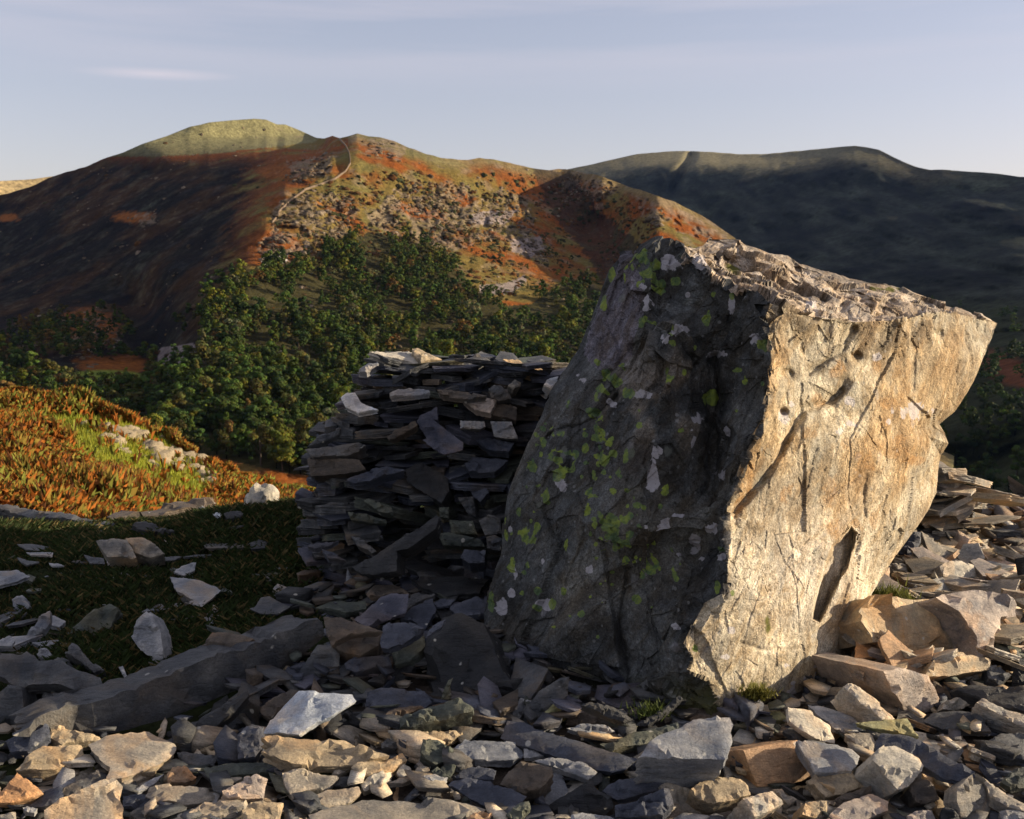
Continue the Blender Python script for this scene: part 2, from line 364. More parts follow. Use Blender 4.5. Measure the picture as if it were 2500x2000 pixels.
def on_relief(S, u, v):
    """world point of the surface under photo position (arrays)"""
    u = np.atleast_1d(u).astype(float); v = np.atleast_1d(v).astype(float)
    fj = np.interp(u, S['us'], np.arange(len(S['us']))); j = np.clip(fj.astype(int), 0, len(S['us']) - 2); fu = fj - j
    sk = np.interp(u, S['us'], S['sk']); tt = np.clip((v - S['vb']) / (sk - S['vb']), 0, 1)
    fi = np.interp(tt, S['t'], np.arange(len(S['t']))); i = np.clip(fi.astype(int), 0, len(S['t']) - 2); fv = fi - i
    p = S['pts']
    return (p[i, j] * ((1 - fu) * (1 - fv))[:, None] + p[i, j + 1] * (fu * (1 - fv))[:, None] + p[i + 1, j] * ((1 - fu) * fv)[:, None] + p[i + 1, j + 1] * (fu * fv)[:, None])
K = 1.1596
def ov(l): return [(a * K, b * K) for a, b in l]
SKY_FELL = [(-700, 640), (-300, 560)] + ov([(0, 412), (60, 395), (110, 372), (140, 362), (180, 352), (225, 331), (262, 320), (300, 303), (350, 287), (400, 267), (425, 262), (440, 258), (480, 254), (535, 250), (560, 252), (583, 262), (600, 262), (630, 274), (665, 290), (682, 292), (700, 286), (715, 291), (733, 287), (752, 281), (775, 287), (800, 289), (830, 297), (860, 311), (900, 325), (945, 335), (985, 337), (1010, 333), (1040, 335), (1075, 344), (1120, 355), (1155, 358), (1190, 356), (1260, 370), (1330, 395), (1370, 407), (1420, 425), (1480, 455), (1515, 480), (1545, 500), (1600, 560), (1700, 650), (1790, 770), (1870, 930), (1950, 1090), (2000, 1185)])
ROWS_FELL = [
 (280, [(-700, 2300), (300, 1700), (480, 1560), (640, 1640), (780, 1760), (1000, 1400), (2000, 1700)]),
 (340, [(-700, 2300), (0, 1800), (350, 1480), (480, 1500), (765, 1690), (805, 1300), (850, 1180), (1050, 1290), (1500, 1600), (2500, 1900)]),
 (385, [(-700, 2300), (0, 1720), (400, 1350), (470, 1360), (530, 1340), (770, 1120), (860, 1090), (1000, 1160), (1300, 1330), (1700, 1600), (2500, 1900)]),
 (420, [(-700, 2200), (0, 1620), (700, 1070), (770, 1030), (860, 1050), (1050, 1150), (1330, 1300), (1400, 1330), (1470, 1230), (1700, 1450), (2500, 1800)]),
 (470, [(-700, 2150), (0, 1530), (690, 960), (760, 970), (860, 1010), (1100, 1140), (1310, 1260), (1400, 1290), (1455, 1190), (1510, 1210), (1600, 1090), (1700, 1180), (2500, 1600)]),
 (550, [(-700, 2000), (0, 1380), (640, 850), (760, 890), (900, 960), (1200, 1090), (1440, 1230), (1600, 1040), (1800, 1150), (2500, 1500)]),
 (650, [(-700, 1700), (0, 1200), (600, 745), (900, 850), (1200, 960), (1490, 1100), (1640, 950), (1800, 1000), (2500, 1300)]),
 (750, [(-700, 1400), (0, 980), (150, 900), (220, 880), (330, 900), (520, 655), (900, 745), (1200, 830), (1470, 900), (1700, 900), (2500, 1100)]),
 (850, [(-700, 1100), (0, 780), (120, 715), (200, 700), (390, 750), (430, 640), (500, 585), (900, 650), (1300, 720), (1700, 750), (2500, 900)]),
 (950, [(-700, 800), (0, 600), (150, 560), (350, 600), (450, 505), (900, 545), (1400, 600), (2500, 700)]),
 (1100, [(-700, 520), (0, 430), (450, 415), (900, 435), (1400, 460), (2500, 520)]),
 (1250, [(-700, 330), (2500, 330)]), (1400, [(-700, 230), (2500, 230)])]
CRAGS = [ov(p) for p in (
 [(830, 400), (900, 385), (990, 395), (1010, 420), (1060, 400), (1110, 420), (1130, 470), (1080, 500), (960, 520), (850, 505), (780, 470)],
 [(600, 420), (700, 400), (760, 440), (730, 500), (640, 540), (560, 560), (545, 520)],
 [(1150, 365), (1230, 360), (1300, 400), (1250, 440), (1190, 430)], [(1340, 410), (1500, 470), (1540, 505), (1450, 500), (1370, 470)],
 [(590, 335), (690, 330), (700, 370), (620, 385)], [(740, 285), (850, 300), (840, 330), (770, 320)],
 [(1060, 470), (1150, 500), (1150, 560), (1080, 540)], [(120, 670), (220, 660), (260, 720), (150, 760)], [(280, 450), (330, 448), (325, 475), (285, 478)])]
SCREES = [ov(p) for p in ([(1070, 505), (1140, 500), (1150, 525), (1110, 545), (1075, 530)], [(1010, 600), (1060, 600), (1100, 580), (1105, 595), (1070, 625), (1010, 620)],
 [(335, 730), (400, 725), (420, 750), (380, 770), (330, 765)], [(590, 735), (660, 740), (680, 775), (620, 785), (575, 760)], [(980, 450), (1090, 440), (1060, 470), (990, 475)],
 [(540, 700), (600, 690), (640, 710), (560, 720)])]
WHITE = [ov(p) for p in ([(545, 545), (575, 520), (615, 525), (600, 550), (555, 560)], [(620, 640), (640, 625), (655, 635), (650, 665), (630, 668)], [(655, 628), (675, 622), (682, 640), (660, 645)])]
def softpoly(U, V, polys, pts, s=18, jit=1.0):
    m = np.zeros(U.shape); q = np.stack([U.ravel() / 60, V.ravel() / 40, np.zeros(U.size)], -1)
    ju = fbm(q, 4, 91).reshape(U.shape) * 34 * jit; jv = fbm(q, 4, 95).reshape(U.shape) * 22 * jit
    for p in polys: m = np.maximum(m, inpoly(U + ju, V + jv, p).astype(float))
    return m
def crest_detail(U, V, p, sk):
    sk = np.convolve(np.pad(sk, 20, mode='edge'), np.ones(41) / 41, 'valid')
    q = p.reshape(-1, 3).copy(); q[:, 1] *= .7
    e = sst(0, 60, V - sk[None])
    d = 26 * fbm(q / 170, 3, 31) + 12 * (ridged(q / 75, 4, 33) - .3) + 4 * fbm(q / 22, 3, 36)
    cr = softpoly(U, V, CRAGS, p).ravel(); cr = np.clip(cr * (U.ravel() > 420) + .15 * sst(.15, .5, fbm(q / 60, 3, 40)) * (U.ravel() > 700), 0, 1)
    qq = q / np.array([9, 26, 15.]); d = d + 3.0 * (ridged(q / np.array([16, 40, 26.]), 3, 44) - .3) * (U.ravel() > 640) + cr * (10 * facets(qq, 50, .8) + 2.5 * facets(q / np.array([5, 12, 7.]), 60, .8))
    return d.reshape(U.shape) * (.08 + .92 * e)
FOREST = ov([(335, 800), (420, 740), (425, 660), (440, 610), (520, 590), (560, 560), (640, 545), (700, 520), (780, 488), (850, 500), (900, 520), (960, 560), (1000, 610), (1060, 645), (1120, 640), (1160, 610), (1210, 590), (1265, 610), (1300, 700), (1300, 1000), (1100, 1010), (620, 1000), (440, 960), (330, 900), (300, 860)])
FOREST2 = ov([(-300, 740), (0, 735), (60, 760), (110, 775), (130, 800), (310, 830), (430, 900), (450, 980), (0, 900), (-300, 900)])
def fell_colour(U, V, p, sk):
    q = p.reshape(-1, 3); n1 = fbm(q / 90, 4, 71); n2 = fbm(q / 26, 4, 75); n3 = fbm(q / 8, 3, 78); u = U.ravel(); v = V.ravel()
    brk = np.array([.235, .072, .014]); brk2 = np.array([.17, .066, .02]); olv = np.array([.17, .125, .035]); grn = np.array([.15, .145, .05]); dk = np.array([.045, .036, .022])
    c = brk + (brk2 - brk) * sst(-.3, .4, n2)[:, None]
    a = sst(-.05, .3, n1 + .5 * n2)[:, None]; c = c * (1 - a) + olv * a
    a = sst(.12, .35, n2 + .3 * n3 - .1)[:, None]; c = c * (1 - .5 * a) + grn * .5 * a
    # grassy summit
    top = inpoly(u, v, ov([(200, 330), (330, 330), (420, 325), (500, 318), (660, 300), (690, 280), (560, 230), (400, 230), (250, 290)])).astype(float)
    top = np.maximum(top, sst(34, 6, v - np.interp(u, *zip(*SKY_FELL)) + 16 * n2) * (u > 850) * .7)[:, None]
    tc = np.array([.20, .185, .09]) * (1 + .35 * n3)[:, None]; c = c * (1 - top) + tc * top
    # left flank: heather, grass and grey stones, tone lowered to carry the hillside's shade
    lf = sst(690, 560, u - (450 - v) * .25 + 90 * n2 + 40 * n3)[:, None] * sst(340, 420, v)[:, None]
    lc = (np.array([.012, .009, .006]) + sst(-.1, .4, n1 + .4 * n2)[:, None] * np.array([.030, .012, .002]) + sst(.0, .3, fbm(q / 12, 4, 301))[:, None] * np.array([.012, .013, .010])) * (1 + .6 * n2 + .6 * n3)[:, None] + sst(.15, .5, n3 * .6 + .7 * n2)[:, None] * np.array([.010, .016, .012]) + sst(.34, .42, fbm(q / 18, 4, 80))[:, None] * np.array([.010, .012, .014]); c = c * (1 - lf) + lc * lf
    for s, (uu, vv, ru, rv) in enumerate(((325, 530, 52, 15), (20, 532, 30, 10), (215, 800, 70, 50), (275, 890, 100, 26), (700, 420, 90, 18))):
        w = sst(1.15, .6, np.hypot((u - uu) / ru, (v - vv) / rv) + .5 * n3 + .3 * n2)[:, None]; c = c * (1 - w) + np.array([.24, .085, .02]) * (1 + .4 * n3)[:, None] * w
    cr = softpoly(U, V, CRAGS, p).ravel(); cr = cr * sst(-.12, .16, n3 + .6 * n2) + sst(.2, .34, fbm(q / 14, 4, 83)) * .6 * (v < 720) * sst(620, 720, u)
    cr = np.clip(cr, 0, 1)[:, None]; rk = np.array([.24, .18, .125]) * (1 + .6 * fbm(q / 5, 3, 88))[:, None]; c = c * (1 - cr * .7) + rk * cr * .7
    s = softpoly(U, V, SCREES, p, jit=.5).ravel()[:, None]; c = c * (1 - s * .85) + np.array([.26, .215, .20]) * (1 + .3 * n3)[:, None] * s * .85
    s = softpoly(U, V, WHITE, p, jit=.3).ravel()[:, None]; c = c * (1 - s) + np.array([.55, .50, .44]) * s
    f = np.maximum(inpoly(u, v, FOREST), inpoly(u, v, FOREST2)).astype(float)[:, None] * (1 - cr * .5); c = c * (1 - f) + np.array([.05, .045, .018]) * (1 + .5 * n3)[:, None] * f
    dg = (inpoly(u + 18 * n3, v + 18 * n2, [(1300, 410), (1390, 415), (1450, 500), (1560, 600), (1600, 720), (1480, 720), (1430, 620), (1330, 500)]) * .75)[:, None]; c = c * (1 - dg) + np.array([.030, .024, .018]) * (1 + .5 * n3)[:, None] * dg  # shade of the gully deepened in the ground colour
    gf = sst(1.1, .8, np.hypot((u - 258) / 92, (v - 918) / 15))[:, None]; c = c * (1 - gf) + np.array([.20, .25, .04]) * gf
    return np.clip(c, .008, .8).reshape(U.shape + (3,))
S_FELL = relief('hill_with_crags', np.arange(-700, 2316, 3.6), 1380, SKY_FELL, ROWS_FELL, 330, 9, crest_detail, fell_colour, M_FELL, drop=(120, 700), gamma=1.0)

SKY_RIGHT = ov([(850, 470), (1000, 420), (1100, 385), (1190, 358), (1250, 345), (1300, 334), (1340, 325), (1390, 320), (1440, 318), (1500, 320), (1560, 325), (1600, 325), (1640, 322), (1690, 317), (1740, 312), (1780, 308), (1800, 307), (1830, 311), (1850, 315), (1880, 330), (1900, 340), (1930, 352), (1960, 358), (1985, 357), (2050, 362), (2100, 366), (2156, 373), (2300, 400), (2700, 500)])
ROWS_RIGHT = [(350, [(900, 4600), (1200, 4100), (1700, 3500), (2120, 2950), (2500, 2500), (3200, 2100)]),
 (420, [(900, 4200), (1200, 3700), (1700, 3100), (2120, 2600), (2500, 2300), (3200, 1900)]),
 (500, [(900, 3700), (1500, 3000), (2500, 2000), (3200, 1700)]), (620, [(900, 3000), (1500, 2500), (2500, 1650), (3200, 1400)]),
 (750, [(900, 2300), (1500, 2000), (2500, 1250), (3200, 1100)]), (900, [(900, 1700), (2000, 1300), (2500, 850), (3200, 550)]),
 (1100, [(900, 1100), (2000, 900), (2500, 560), (3200, 380)]), (1400, [(900, 500), (3200, 300)])]
def rd(U, V, p, sk):
    sk = np.convolve(np.pad(sk, 12, mode='edge'), np.ones(25) / 25, 'valid')
    q = p.reshape(-1, 3) / np.array([1, 1, .6]); e = V - sk[None]
    w = np.exp(-((U - 1760) / 330.) ** 2) * 1.0
    lift = 260 * sst(40, -6, e) * w
    gul = 150 * np.exp(-(segdist(U, V, ov([(1455, 330), (1440, 350), (1425, 385), (1415, 400)])) / 10.) ** 2)
    return (60 * fbm(q / 380, 4, 131) + 75 * (ridged(q / np.array([120, 400, 260.]), 4, 133) - .3) + 9 * fbm(q / 45, 3, 136)).reshape(U.shape) * (.25 + .75 * sst(0, 60, e)) + lift + gul
def rc(U, V, p, sk):
    q = p.reshape(-1, 3); n1 = fbm(q / 260, 4, 141); n2 = fbm(q / 60, 4, 145); u = U.ravel(); v = V.ravel()
    c = np.array([.022, .026, .022]) * (1 + .9 * n2)[:, None] + sst(.0, .4, n1)[:, None] * np.array([.010, .014, .007])
    c = c * (.35 + 1.0 * np.clip(ridged(q / np.array([80, 260, 200.]), 4, 149), 0, 1) + .8 * np.clip(fbm(q / np.array([22, 60, 30.]), 4, 148), -.3, 1))[:, None] * np.array([1.15, 1.1, .95])
    t = (sst(60, 20, v - np.interp(u, *zip(*SKY_RIGHT)) + 25 * n2) * np.exp(-((u - 1740) / 420.) ** 2))[:, None]; c = c * (1 - t) + np.array([.20, .175, .10]) * t  # sunlit strip along the ridge top put into the colour
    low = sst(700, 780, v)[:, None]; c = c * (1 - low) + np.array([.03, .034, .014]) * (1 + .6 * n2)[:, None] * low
    b = sst(1.2, .7, np.hypot((u - 2470) / 90, (v - 905 - (u - 2470) * .3) / 42) + .5 * n2)[:, None]; c = c * (1 - b) + np.array([.16, .06, .025]) * b
    return np.clip(c, .006, .8).reshape(U.shape + (3,))
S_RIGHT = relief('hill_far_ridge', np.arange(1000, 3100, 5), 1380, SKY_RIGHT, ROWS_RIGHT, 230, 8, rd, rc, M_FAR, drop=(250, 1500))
SKY_LEFT = [(-700, 470), (-200, 452), (0, 442), (50, 440), (90, 436), (130, 430), (250, 420), (400, 430), (500, 470)]
def ld(U, V, p, sk): return 60 * fbm(p.reshape(-1, 3) / 300, 4, 151).reshape(U.shape)
def lc_(U, V, p, sk):
    n = fbm(p.reshape(-1, 3) / 120, 4, 155).reshape(U.shape)[..., None]; return np.clip(np.array([.34, .26, .13]) * (1 + .4 * n), 0, 1)
relief('hill_far_left', np.arange(-700, 500, 8), 700, SKY_LEFT, [(400, [(-700, 2500), (0, 3200), (500, 3700)]), (700, [(-700, 1900), (0, 2600), (500, 3100)])], 50, 3, ld, lc_, M_FAR, drop=(200, 1200))

# unseen mound added east of frame to shade the valley on the right
def add_shade_hill():
    g = np.linspace(-1, 1, 70); X, Y = np.meshgrid(g, g); r = np.hypot(X, Y); n = fbm(np.stack([X.ravel() * 4, Y.ravel() * 4, 0 * X.ravel()], -1), 4, 159).reshape(X.shape)
    Z = 400 * np.clip(1 - r ** 1.5, -.2, 1) * (1 + .2 * n) - 90; V = np.stack([X * 950 + 2050, Y * 1100 + 1500, Z], -1).reshape(-1, 3); m = 70; i = np.arange(m - 1)[:, None] * m; j = np.arange(m - 1)[None]
    F = np.stack([i + j, i + j + 1, i + m + j + 1, i + m + j], -1).reshape(-1, 4)
    tag(obj('shade_hill_east', mesh_np('shade_hill_east', V, F, [M_FAR], np.array([.07, .06, .03]), smooth=180)), kind='structure')
add_shade_hill()
# ------------------------------------------------------------------ bracken knoll
SKY_KN = [(-500, 900), (-200, 930), (0, 953), (60, 962), (160, 990), (240, 1008), (330, 1040), (395, 1062), (450, 1105), (500, 1140), (560, 1165), (620, 1180), (700, 1205), (760, 1225), (900, 1290), (1000, 1350)]
ROWS_KN = [(900, [(-500, 52), (0, 52), (400, 58), (1000, 60)]), (960, [(-500, 44), (0, 50), (400, 56), (1000, 60)]), (1060, [(-500, 36), (0, 38), (300, 43), (420, 50), (1000, 56)]),
 (1160, [(-500, 27), (0, 30), (300, 33), (560, 46), (1000, 52)]), (1250, [(-500, 22), (0, 24), (300, 26), (600, 34), (1000, 44)]), (1400, [(-500, 14), (0, 15), (600, 20), (1000, 26)])]
GREENK = ov([(70, 874), (190, 878), (300, 900), (360, 935), (400, 960), (450, 1005), (475, 1035), (430, 1050), (360, 1042), (280, 1020), (200, 990), (150, 945), (100, 900)])
STONEK = ov([(200, 890), (290, 905), (370, 950), (420, 990), (455, 1020), (420, 1020), (340, 980), (250, 930)])
def kd(U, V, p, sk):
    q = p.reshape(-1, 3); return (1.6 * fbm(q / 7, 3, 161) + 1.0 * fbm(q / 2.2, 3, 164)).reshape(U.shape) * sst(-2, 30, V - sk[None])
def kc(U, V, p, sk):
    q = p.reshape(-1, 3); n = fbm(q / 1.5, 4, 171); n2 = fbm(q / 5, 3, 172); u = U.ravel(); v = V.ravel()
    c = np.array([.055, .032, .013]) * (1 + .4 * n)[:, None]; g = softpoly(U, V, [GREENK], p, jit=.4).ravel()
    g = np.maximum(g, sst(620, 680, u) * sst(1150, 1170, v) * sst(1215, 1200, v)); g = np.maximum(g, sst(.15, .5, n2 + .4 * n) * .4)[:, None]
    c = c * (1 - g) + np.array([.24, .27, .04]) * (1 + .4 * n)[:, None] * g
    s = softpoly(U, V, [STONEK], p, jit=.4).ravel() * sst(-.05, .1, n + .5 * n2); s = s[:, None]; c = c * (1 - s) + np.array([.36, .31, .22]) * s
    return np.clip(c, .01, 1).reshape(U.shape + (3,))
S_KN = relief('bank', np.arange(-500, 1000, 4), 1400, SKY_KN, ROWS_KN, 120, 4, kd, kc, M_TURF, drop=(6, 12))

# ------------------------------------------------------------------ vegetation meshes
rng = np.random.default_rng(7)
def quads(cent, nrm, size, rng, aspect=.7):
    n = len(cent); r = rng.normal(size=(n, 3)); a = np.cross(nrm, r); a /= np.linalg.norm(a, axis=1)[:, None] + 1e-9; b = np.cross(nrm, a); b /= np.linalg.norm(b, axis=1)[:, None] + 1e-9
    s = np.asarray(size)[:, None]; a = a * s; b = b * s * aspect
    V = np.stack([cent - a - b, cent + a - .7 * b, cent + .8 * a + b, cent - .8 * a + .9 * b], 1).reshape(-1, 3)
    return V, np.arange(4 * n).reshape(-1, 4)
def crown(seed, kind, nl):
    """unit tree, height 1: leaf clumps spread through lobes with gaps between"""
    r = np.random.default_rng(seed); C = []; Nn = []; S = []; cl = []
    lobes = {'broad': 13, 'tall': 12, 'cone': 16, 'thin': 10}[kind]
    for k in range(lobes):
        f = (k + .5) / lobes; a = r.uniform(0, 6.283)
        if kind == 'broad': z = .30 + .6 * f; rad = .30 * math.sqrt(max(.05, 1 - ((z - .52) / .5) ** 2)); lr = r.uniform(.11, .19)
        elif kind == 'tall': z = .22 + .7 * f; rad = .17 * math.sqrt(max(.05, 1 - ((z - .5) / .52) ** 2)); lr = r.uniform(.09, .15)
        elif kind == 'cone': z = .12 + .85 * f; rad = .2 * (1 - f) + .01; lr = .12 * (1 - f) + .035
        else: z = .28 + .62 * f; rad = .2; lr = r.uniform(.07, .13)
        c0 = np.array([math.cos(a) * rad * r.uniform(.5, 1.1), math.sin(a) * rad * r.uniform(.5, 1.1), z])
        n = int(nl / lobes * (1.0 if kind != 'thin' else .6)); d = r.normal(size=(n, 3)); d /= np.linalg.norm(d, axis=1)[:, None]; d[:, 2] = np.where(d[:, 2] < -.3, -d[:, 2], d[:, 2])
        rr = lr * r.uniform(.55, 1.08, n) ** .6; C.append(c0 + d * rr[:, None] * np.array([1, 1, .78])); Nn.append(d + .22 * r.normal(size=(n, 3))); S.append(r.uniform(.5, 1, n) * (.056 if nl < 500 else .038))
        tone = r.uniform(.5, 1.6); hue = r.uniform(-.12, .22); cl.append(np.stack([(tone + hue) * r.uniform(.8, 1.2, n), tone * r.uniform(.85, 1.15, n), (tone - hue) * r.uniform(.8, 1.1, n)], -1))
    C = np.concatenate(C); Nn = np.concatenate(Nn); Nn /= np.linalg.norm(Nn, axis=1)[:, None]
    V, F = quads(C, Nn, np.concatenate(S), r); return V, F, np.repeat(np.concatenate(cl), 4, 0)
def tube(p0, p1, r0, r1, n=6):
    p0 = np.array(p0, float); p1 = np.array(p1, float); d = p1 - p0; d /= np.linalg.norm(d); a = np.cross(d, [.3, .5, .81]); a /= np.linalg.norm(a); b = np.cross(d, a)
    t = np.arange(n) / n * 2 * np.pi; ring = np.cos(t)[:, None] * a + np.sin(t)[:, None] * b
    V = np.concatenate([p0 + ring * r0, p1 + ring * r1]); i = np.arange(n); j = (i + 1) % n
    return V, np.stack([i, j, j + n, i + n], -1)
def trunk(seed):
    r = np.random.default_rng(seed); VV = []; FF = []; o = 0
    segs = [((0, 0, -.08), (.01, 0, .3), .026, .019), ((.01, 0, .3), (-.01, .01, .62), .019, .010)]
    for k in range(5):
        a = r.uniform(0, 6.28); z = r.uniform(.25, .5); segs.append(((0, 0, z), (math.cos(a) * .2, math.sin(a) * .2, z + r.uniform(.12, .28)), .010, .003))
    for s in segs:
        V, F = tube(*s); VV.append(V); FF.append(F + o); o += len(V)
    return np.concatenate(VV), np.concatenate(FF)
KINDS = ['broad', 'broad', 'tall', 'broad', 'cone', 'thin', 'broad', 'tall']
CROWNS = [crown(100 + k, kd_, 1100) for k, kd_ in enumerate(KINDS)]
CROWNS_LO = [crown(200 + k, kd_, 330) for k, kd_ in enumerate(KINDS)]
CR_ME = [mesh_np('crown', c[0], c[1], [M_LEAF], c[2]) for c in CROWNS]
TK = [trunk(300 + k) for k in range(4)]
TK_ME = [mesh_np('trunk', t[0], t[1], [M_BARK], np.array([.07, .055, .04]), smooth=180) for t in TK]
def whole_tree(k):
    c = CROWNS[k]; t = TK[k % 4]; V = np.concatenate([c[0], t[0]]); F = [np.concatenate([c[1], t[1] + len(c[0])])]
    return mesh_np('tree', V, F, [M_LEAF, M_BARK], np.concatenate([c[2], np.tile([.07, .055, .04], (len(t[0]), 1))]), midx=[0] * len(c[1]) + [1] * len(t[1]))
WT_ME = [whole_tree(k) for k in range(len(KINDS))]
TREECOL = {'dark green': (0.028, 0.046, 0.011), 'green': (0.043, 0.069, 0.012), 'yellow green': (0.080, 0.091, 0.012), 'olive': (0.063, 0.062, 0.017), 'russet': (0.099, 0.062, 0.019), 'pale grey green': (0.087, 0.091, 0.043)}
def plant_trees():
    pts = []; r = np.random.default_rng(11)
    def scatter(poly, n, hmin, hmax, where, dark=0.0, S=S_FELL, mind=.3):
        a = np.array(poly); lo = a.min(0); hi = a.max(0); placed = 0; tries = 0
        while placed < n and tries < n * 40:
            tries += 1; u = r.uniform(lo[0], hi[0]); v = r.uniform(lo[1], hi[1])
            if not inpoly(np.array([u]), np.array([v]), poly)[0]: continue
            if S is S_FELL:
                if any(inpoly(np.array([u]), np.array([v]), q)[0] for q in SCREES + WHITE): continue
                if abs(u - 262) < 105 and 880 < v < 950: continue
                if fbm(np.array([[u / 70, v / 45, 0.]]), 3, 5)[0] < (-.10 if v < 650 else -.24 if v < 900 else -.4): continue
            p = on_relief(S, u, v)[0]; h = r.uniform(hmin, hmax); px = h / p[1] * FPX
            if any((u - q[0]) ** 2 + ((v - q[1]) * 1.5) ** 2 < (mind * px) ** 2 for q in pts[-1500:]): continue
            pts.append((u, v, p, h, px, where, dark)); placed += 1
    scatter(FOREST, 420, 13, 18, 'wood'); scatter(FOREST, 1700, 7, 12.5, 'wood', mind=.2)
    scatter([(1440, 740), (1560, 720), (1760, 800), (1950, 960), (2100, 1150), (2200, 1300), (1300, 1250), (1450, 900)], 330, 9, 17, 'wood')
    scatter(FOREST2, 190, 11, 18, 'left')
    scatter(ov([(400, 640), (470, 560), (700, 480), (1150, 480), (1260, 600), (1000, 640)]), 110, 4, 9, 'slope')
    scatter(ov([(60, 680), (240, 650), (300, 720), (330, 800), (100, 790)]), 60, 8, 13, 'leftslope'); scatter(ov([(0, 690), (80, 670), (330, 760), (330, 860), (0, 800)]), 90, 8, 14, 'leftslope')
    scatter(ov([(340, 640), (430, 640), (430, 740), (350, 720)]), 7, 8, 11, 'leftslope')
    scatter([(2270, 740), (2800, 740), (2800, 1340), (2270, 1340)], 190, 11, 19, 'right', .5, S_RIGHT)
    # trees standing out on the photograph
    for u, v, h, k in ((78, 930, 17, 0), (8, 945, 15, 0), (108, 940, 14, 1), (560, 1010, 15, 0), (575, 985, 12, 2), (690, 1150, 12, 5), (330, 990, 11, 0), (355, 945, 9, 1), (540, 1050, 11, 2), (830, 880, 15, 2), (730, 870, 14, 1)):
        p = on_relief(S_FELL, u, v)[0]; pts.append((u, v, p, h * 1.15, h / p[1] * FPX * 2, 'left' if u < 300 else 'wood', k))
    pts.sort(key=lambda q: -q[4])
    vis = [q for q in pts if -20 < q[0] < 2520 and not (q[0] > 1500 and q[0] < 2260) and not (870 < q[0] < 1350 and q[1] > 960) and not (q[0] > 1380 and q[1] > 900 and q[0] < 2260) and not (q[0] < 430 and q[1] > 1110)]
    ind = vis[:290]; ids = set(id(q) for q in ind); rest = [q for q in pts if id(q) not in ids]
    wl = {'wood': 'in the wood on the valley side', 'left': 'beyond the orange bracken bank on the left', 'slope': 'scattered on the bracken slope above the wood', 'leftslope': 'on the shaded slope left of the wood', 'right': 'in the dark valley right of the big boulder'}
    names = list(TREECOL)
    def style(q):
        w = r.random(); k = r.integers(0, len(KINDS))
        if q[5] == 'right': nm = 'dark green' if w < .6 else 'green'
        elif q[5] == 'wood': nm = 'dark green' if w < .34 else 'green' if w < .72 else 'yellow green' if w < .86 else 'olive' if w < .96 else 'russet' if w < .98 else 'pale grey green'
        elif q[5] in ('slope',): nm = 'olive' if w < .5 else 'dark green' if w < .7 else 'pale grey green'
        else: nm = 'dark green' if w < .3 else 'green' if w < .5 else 'olive' if w < .8 else 'russet' if w < .9 else 'yellow green'
        return nm, int(k)
    shape = {'broad': 'round crowned broadleaf tree', 'tall': 'tall narrow tree', 'cone': 'pointed conifer', 'thin': 'thin crowned birch'}
    for i, q in enumerate(ind):
        nm, k = style(q); kd_ = KINDS[k]; u, v, p, h = q[:4]; rz = r.uniform(0, 6.28); w = r.uniform(.9, 1.25); colr = np.array(TREECOL[nm]) * r.uniform(.8, 1.2)
        part = {'wood': '', 'left': '', 'slope': '', 'leftslope': '', 'right': ''}[q[5]]
        lab = '%s %s %s' % (nm, shape[kd_], wl[q[5]])
        name = {'broad': 'broadleaf_tree', 'tall': 'broadleaf_tree', 'cone': 'conifer_tree', 'thin': 'birch_tree'}[kd_]
        if i < 70:
            e = bpy.data.objects.new(name, None); COL.objects.link(e); e.location = p; e.rotation_euler = (0, 0, rz); e.scale = (h * w, h * w, h); e.empty_display_size = .1
            tag(e, lab, 'tree', 'trees on the valley sides'); obj('crown', CR_ME[k], e, color=colr); obj('trunk', TK_ME[k % 4], e)
        else:
            o = obj(name, WT_ME[k], None, p, (0, 0, rz), (h * w, h * w, h), colr); tag(o, lab, 'tree', 'trees on the valley sides')
    VV = []; FF = []; CC = []; o_ = 0
    for q in rest:
        nm, k = style(q); u, v, p, h = q[:4]; V, F, c = CROWNS_LO[k]; a = r.uniform(0, 6.28); ca, sa = math.cos(a), math.sin(a); w = r.uniform(.9, 1.25) * h
        W = np.stack([(V[:, 0] * ca - V[:, 1] * sa) * w, (V[:, 0] * sa + V[:, 1] * ca) * w, V[:, 2] * h], -1) + p
        VV.append(W); FF.append(F + o_); o_ += len(V); CC.append(c * np.array(TREECOL[nm]) * r.uniform(.8, 1.2))
    me = mesh_np('woodland', np.concatenate(VV), np.concatenate(FF), [M_LEAF], np.concatenate(CC))
    tag(obj('woodland', me), 'mass of smaller dark and yellow green trees of the wood on the valley side', 'woodland', kind='stuff')
plant_trees()

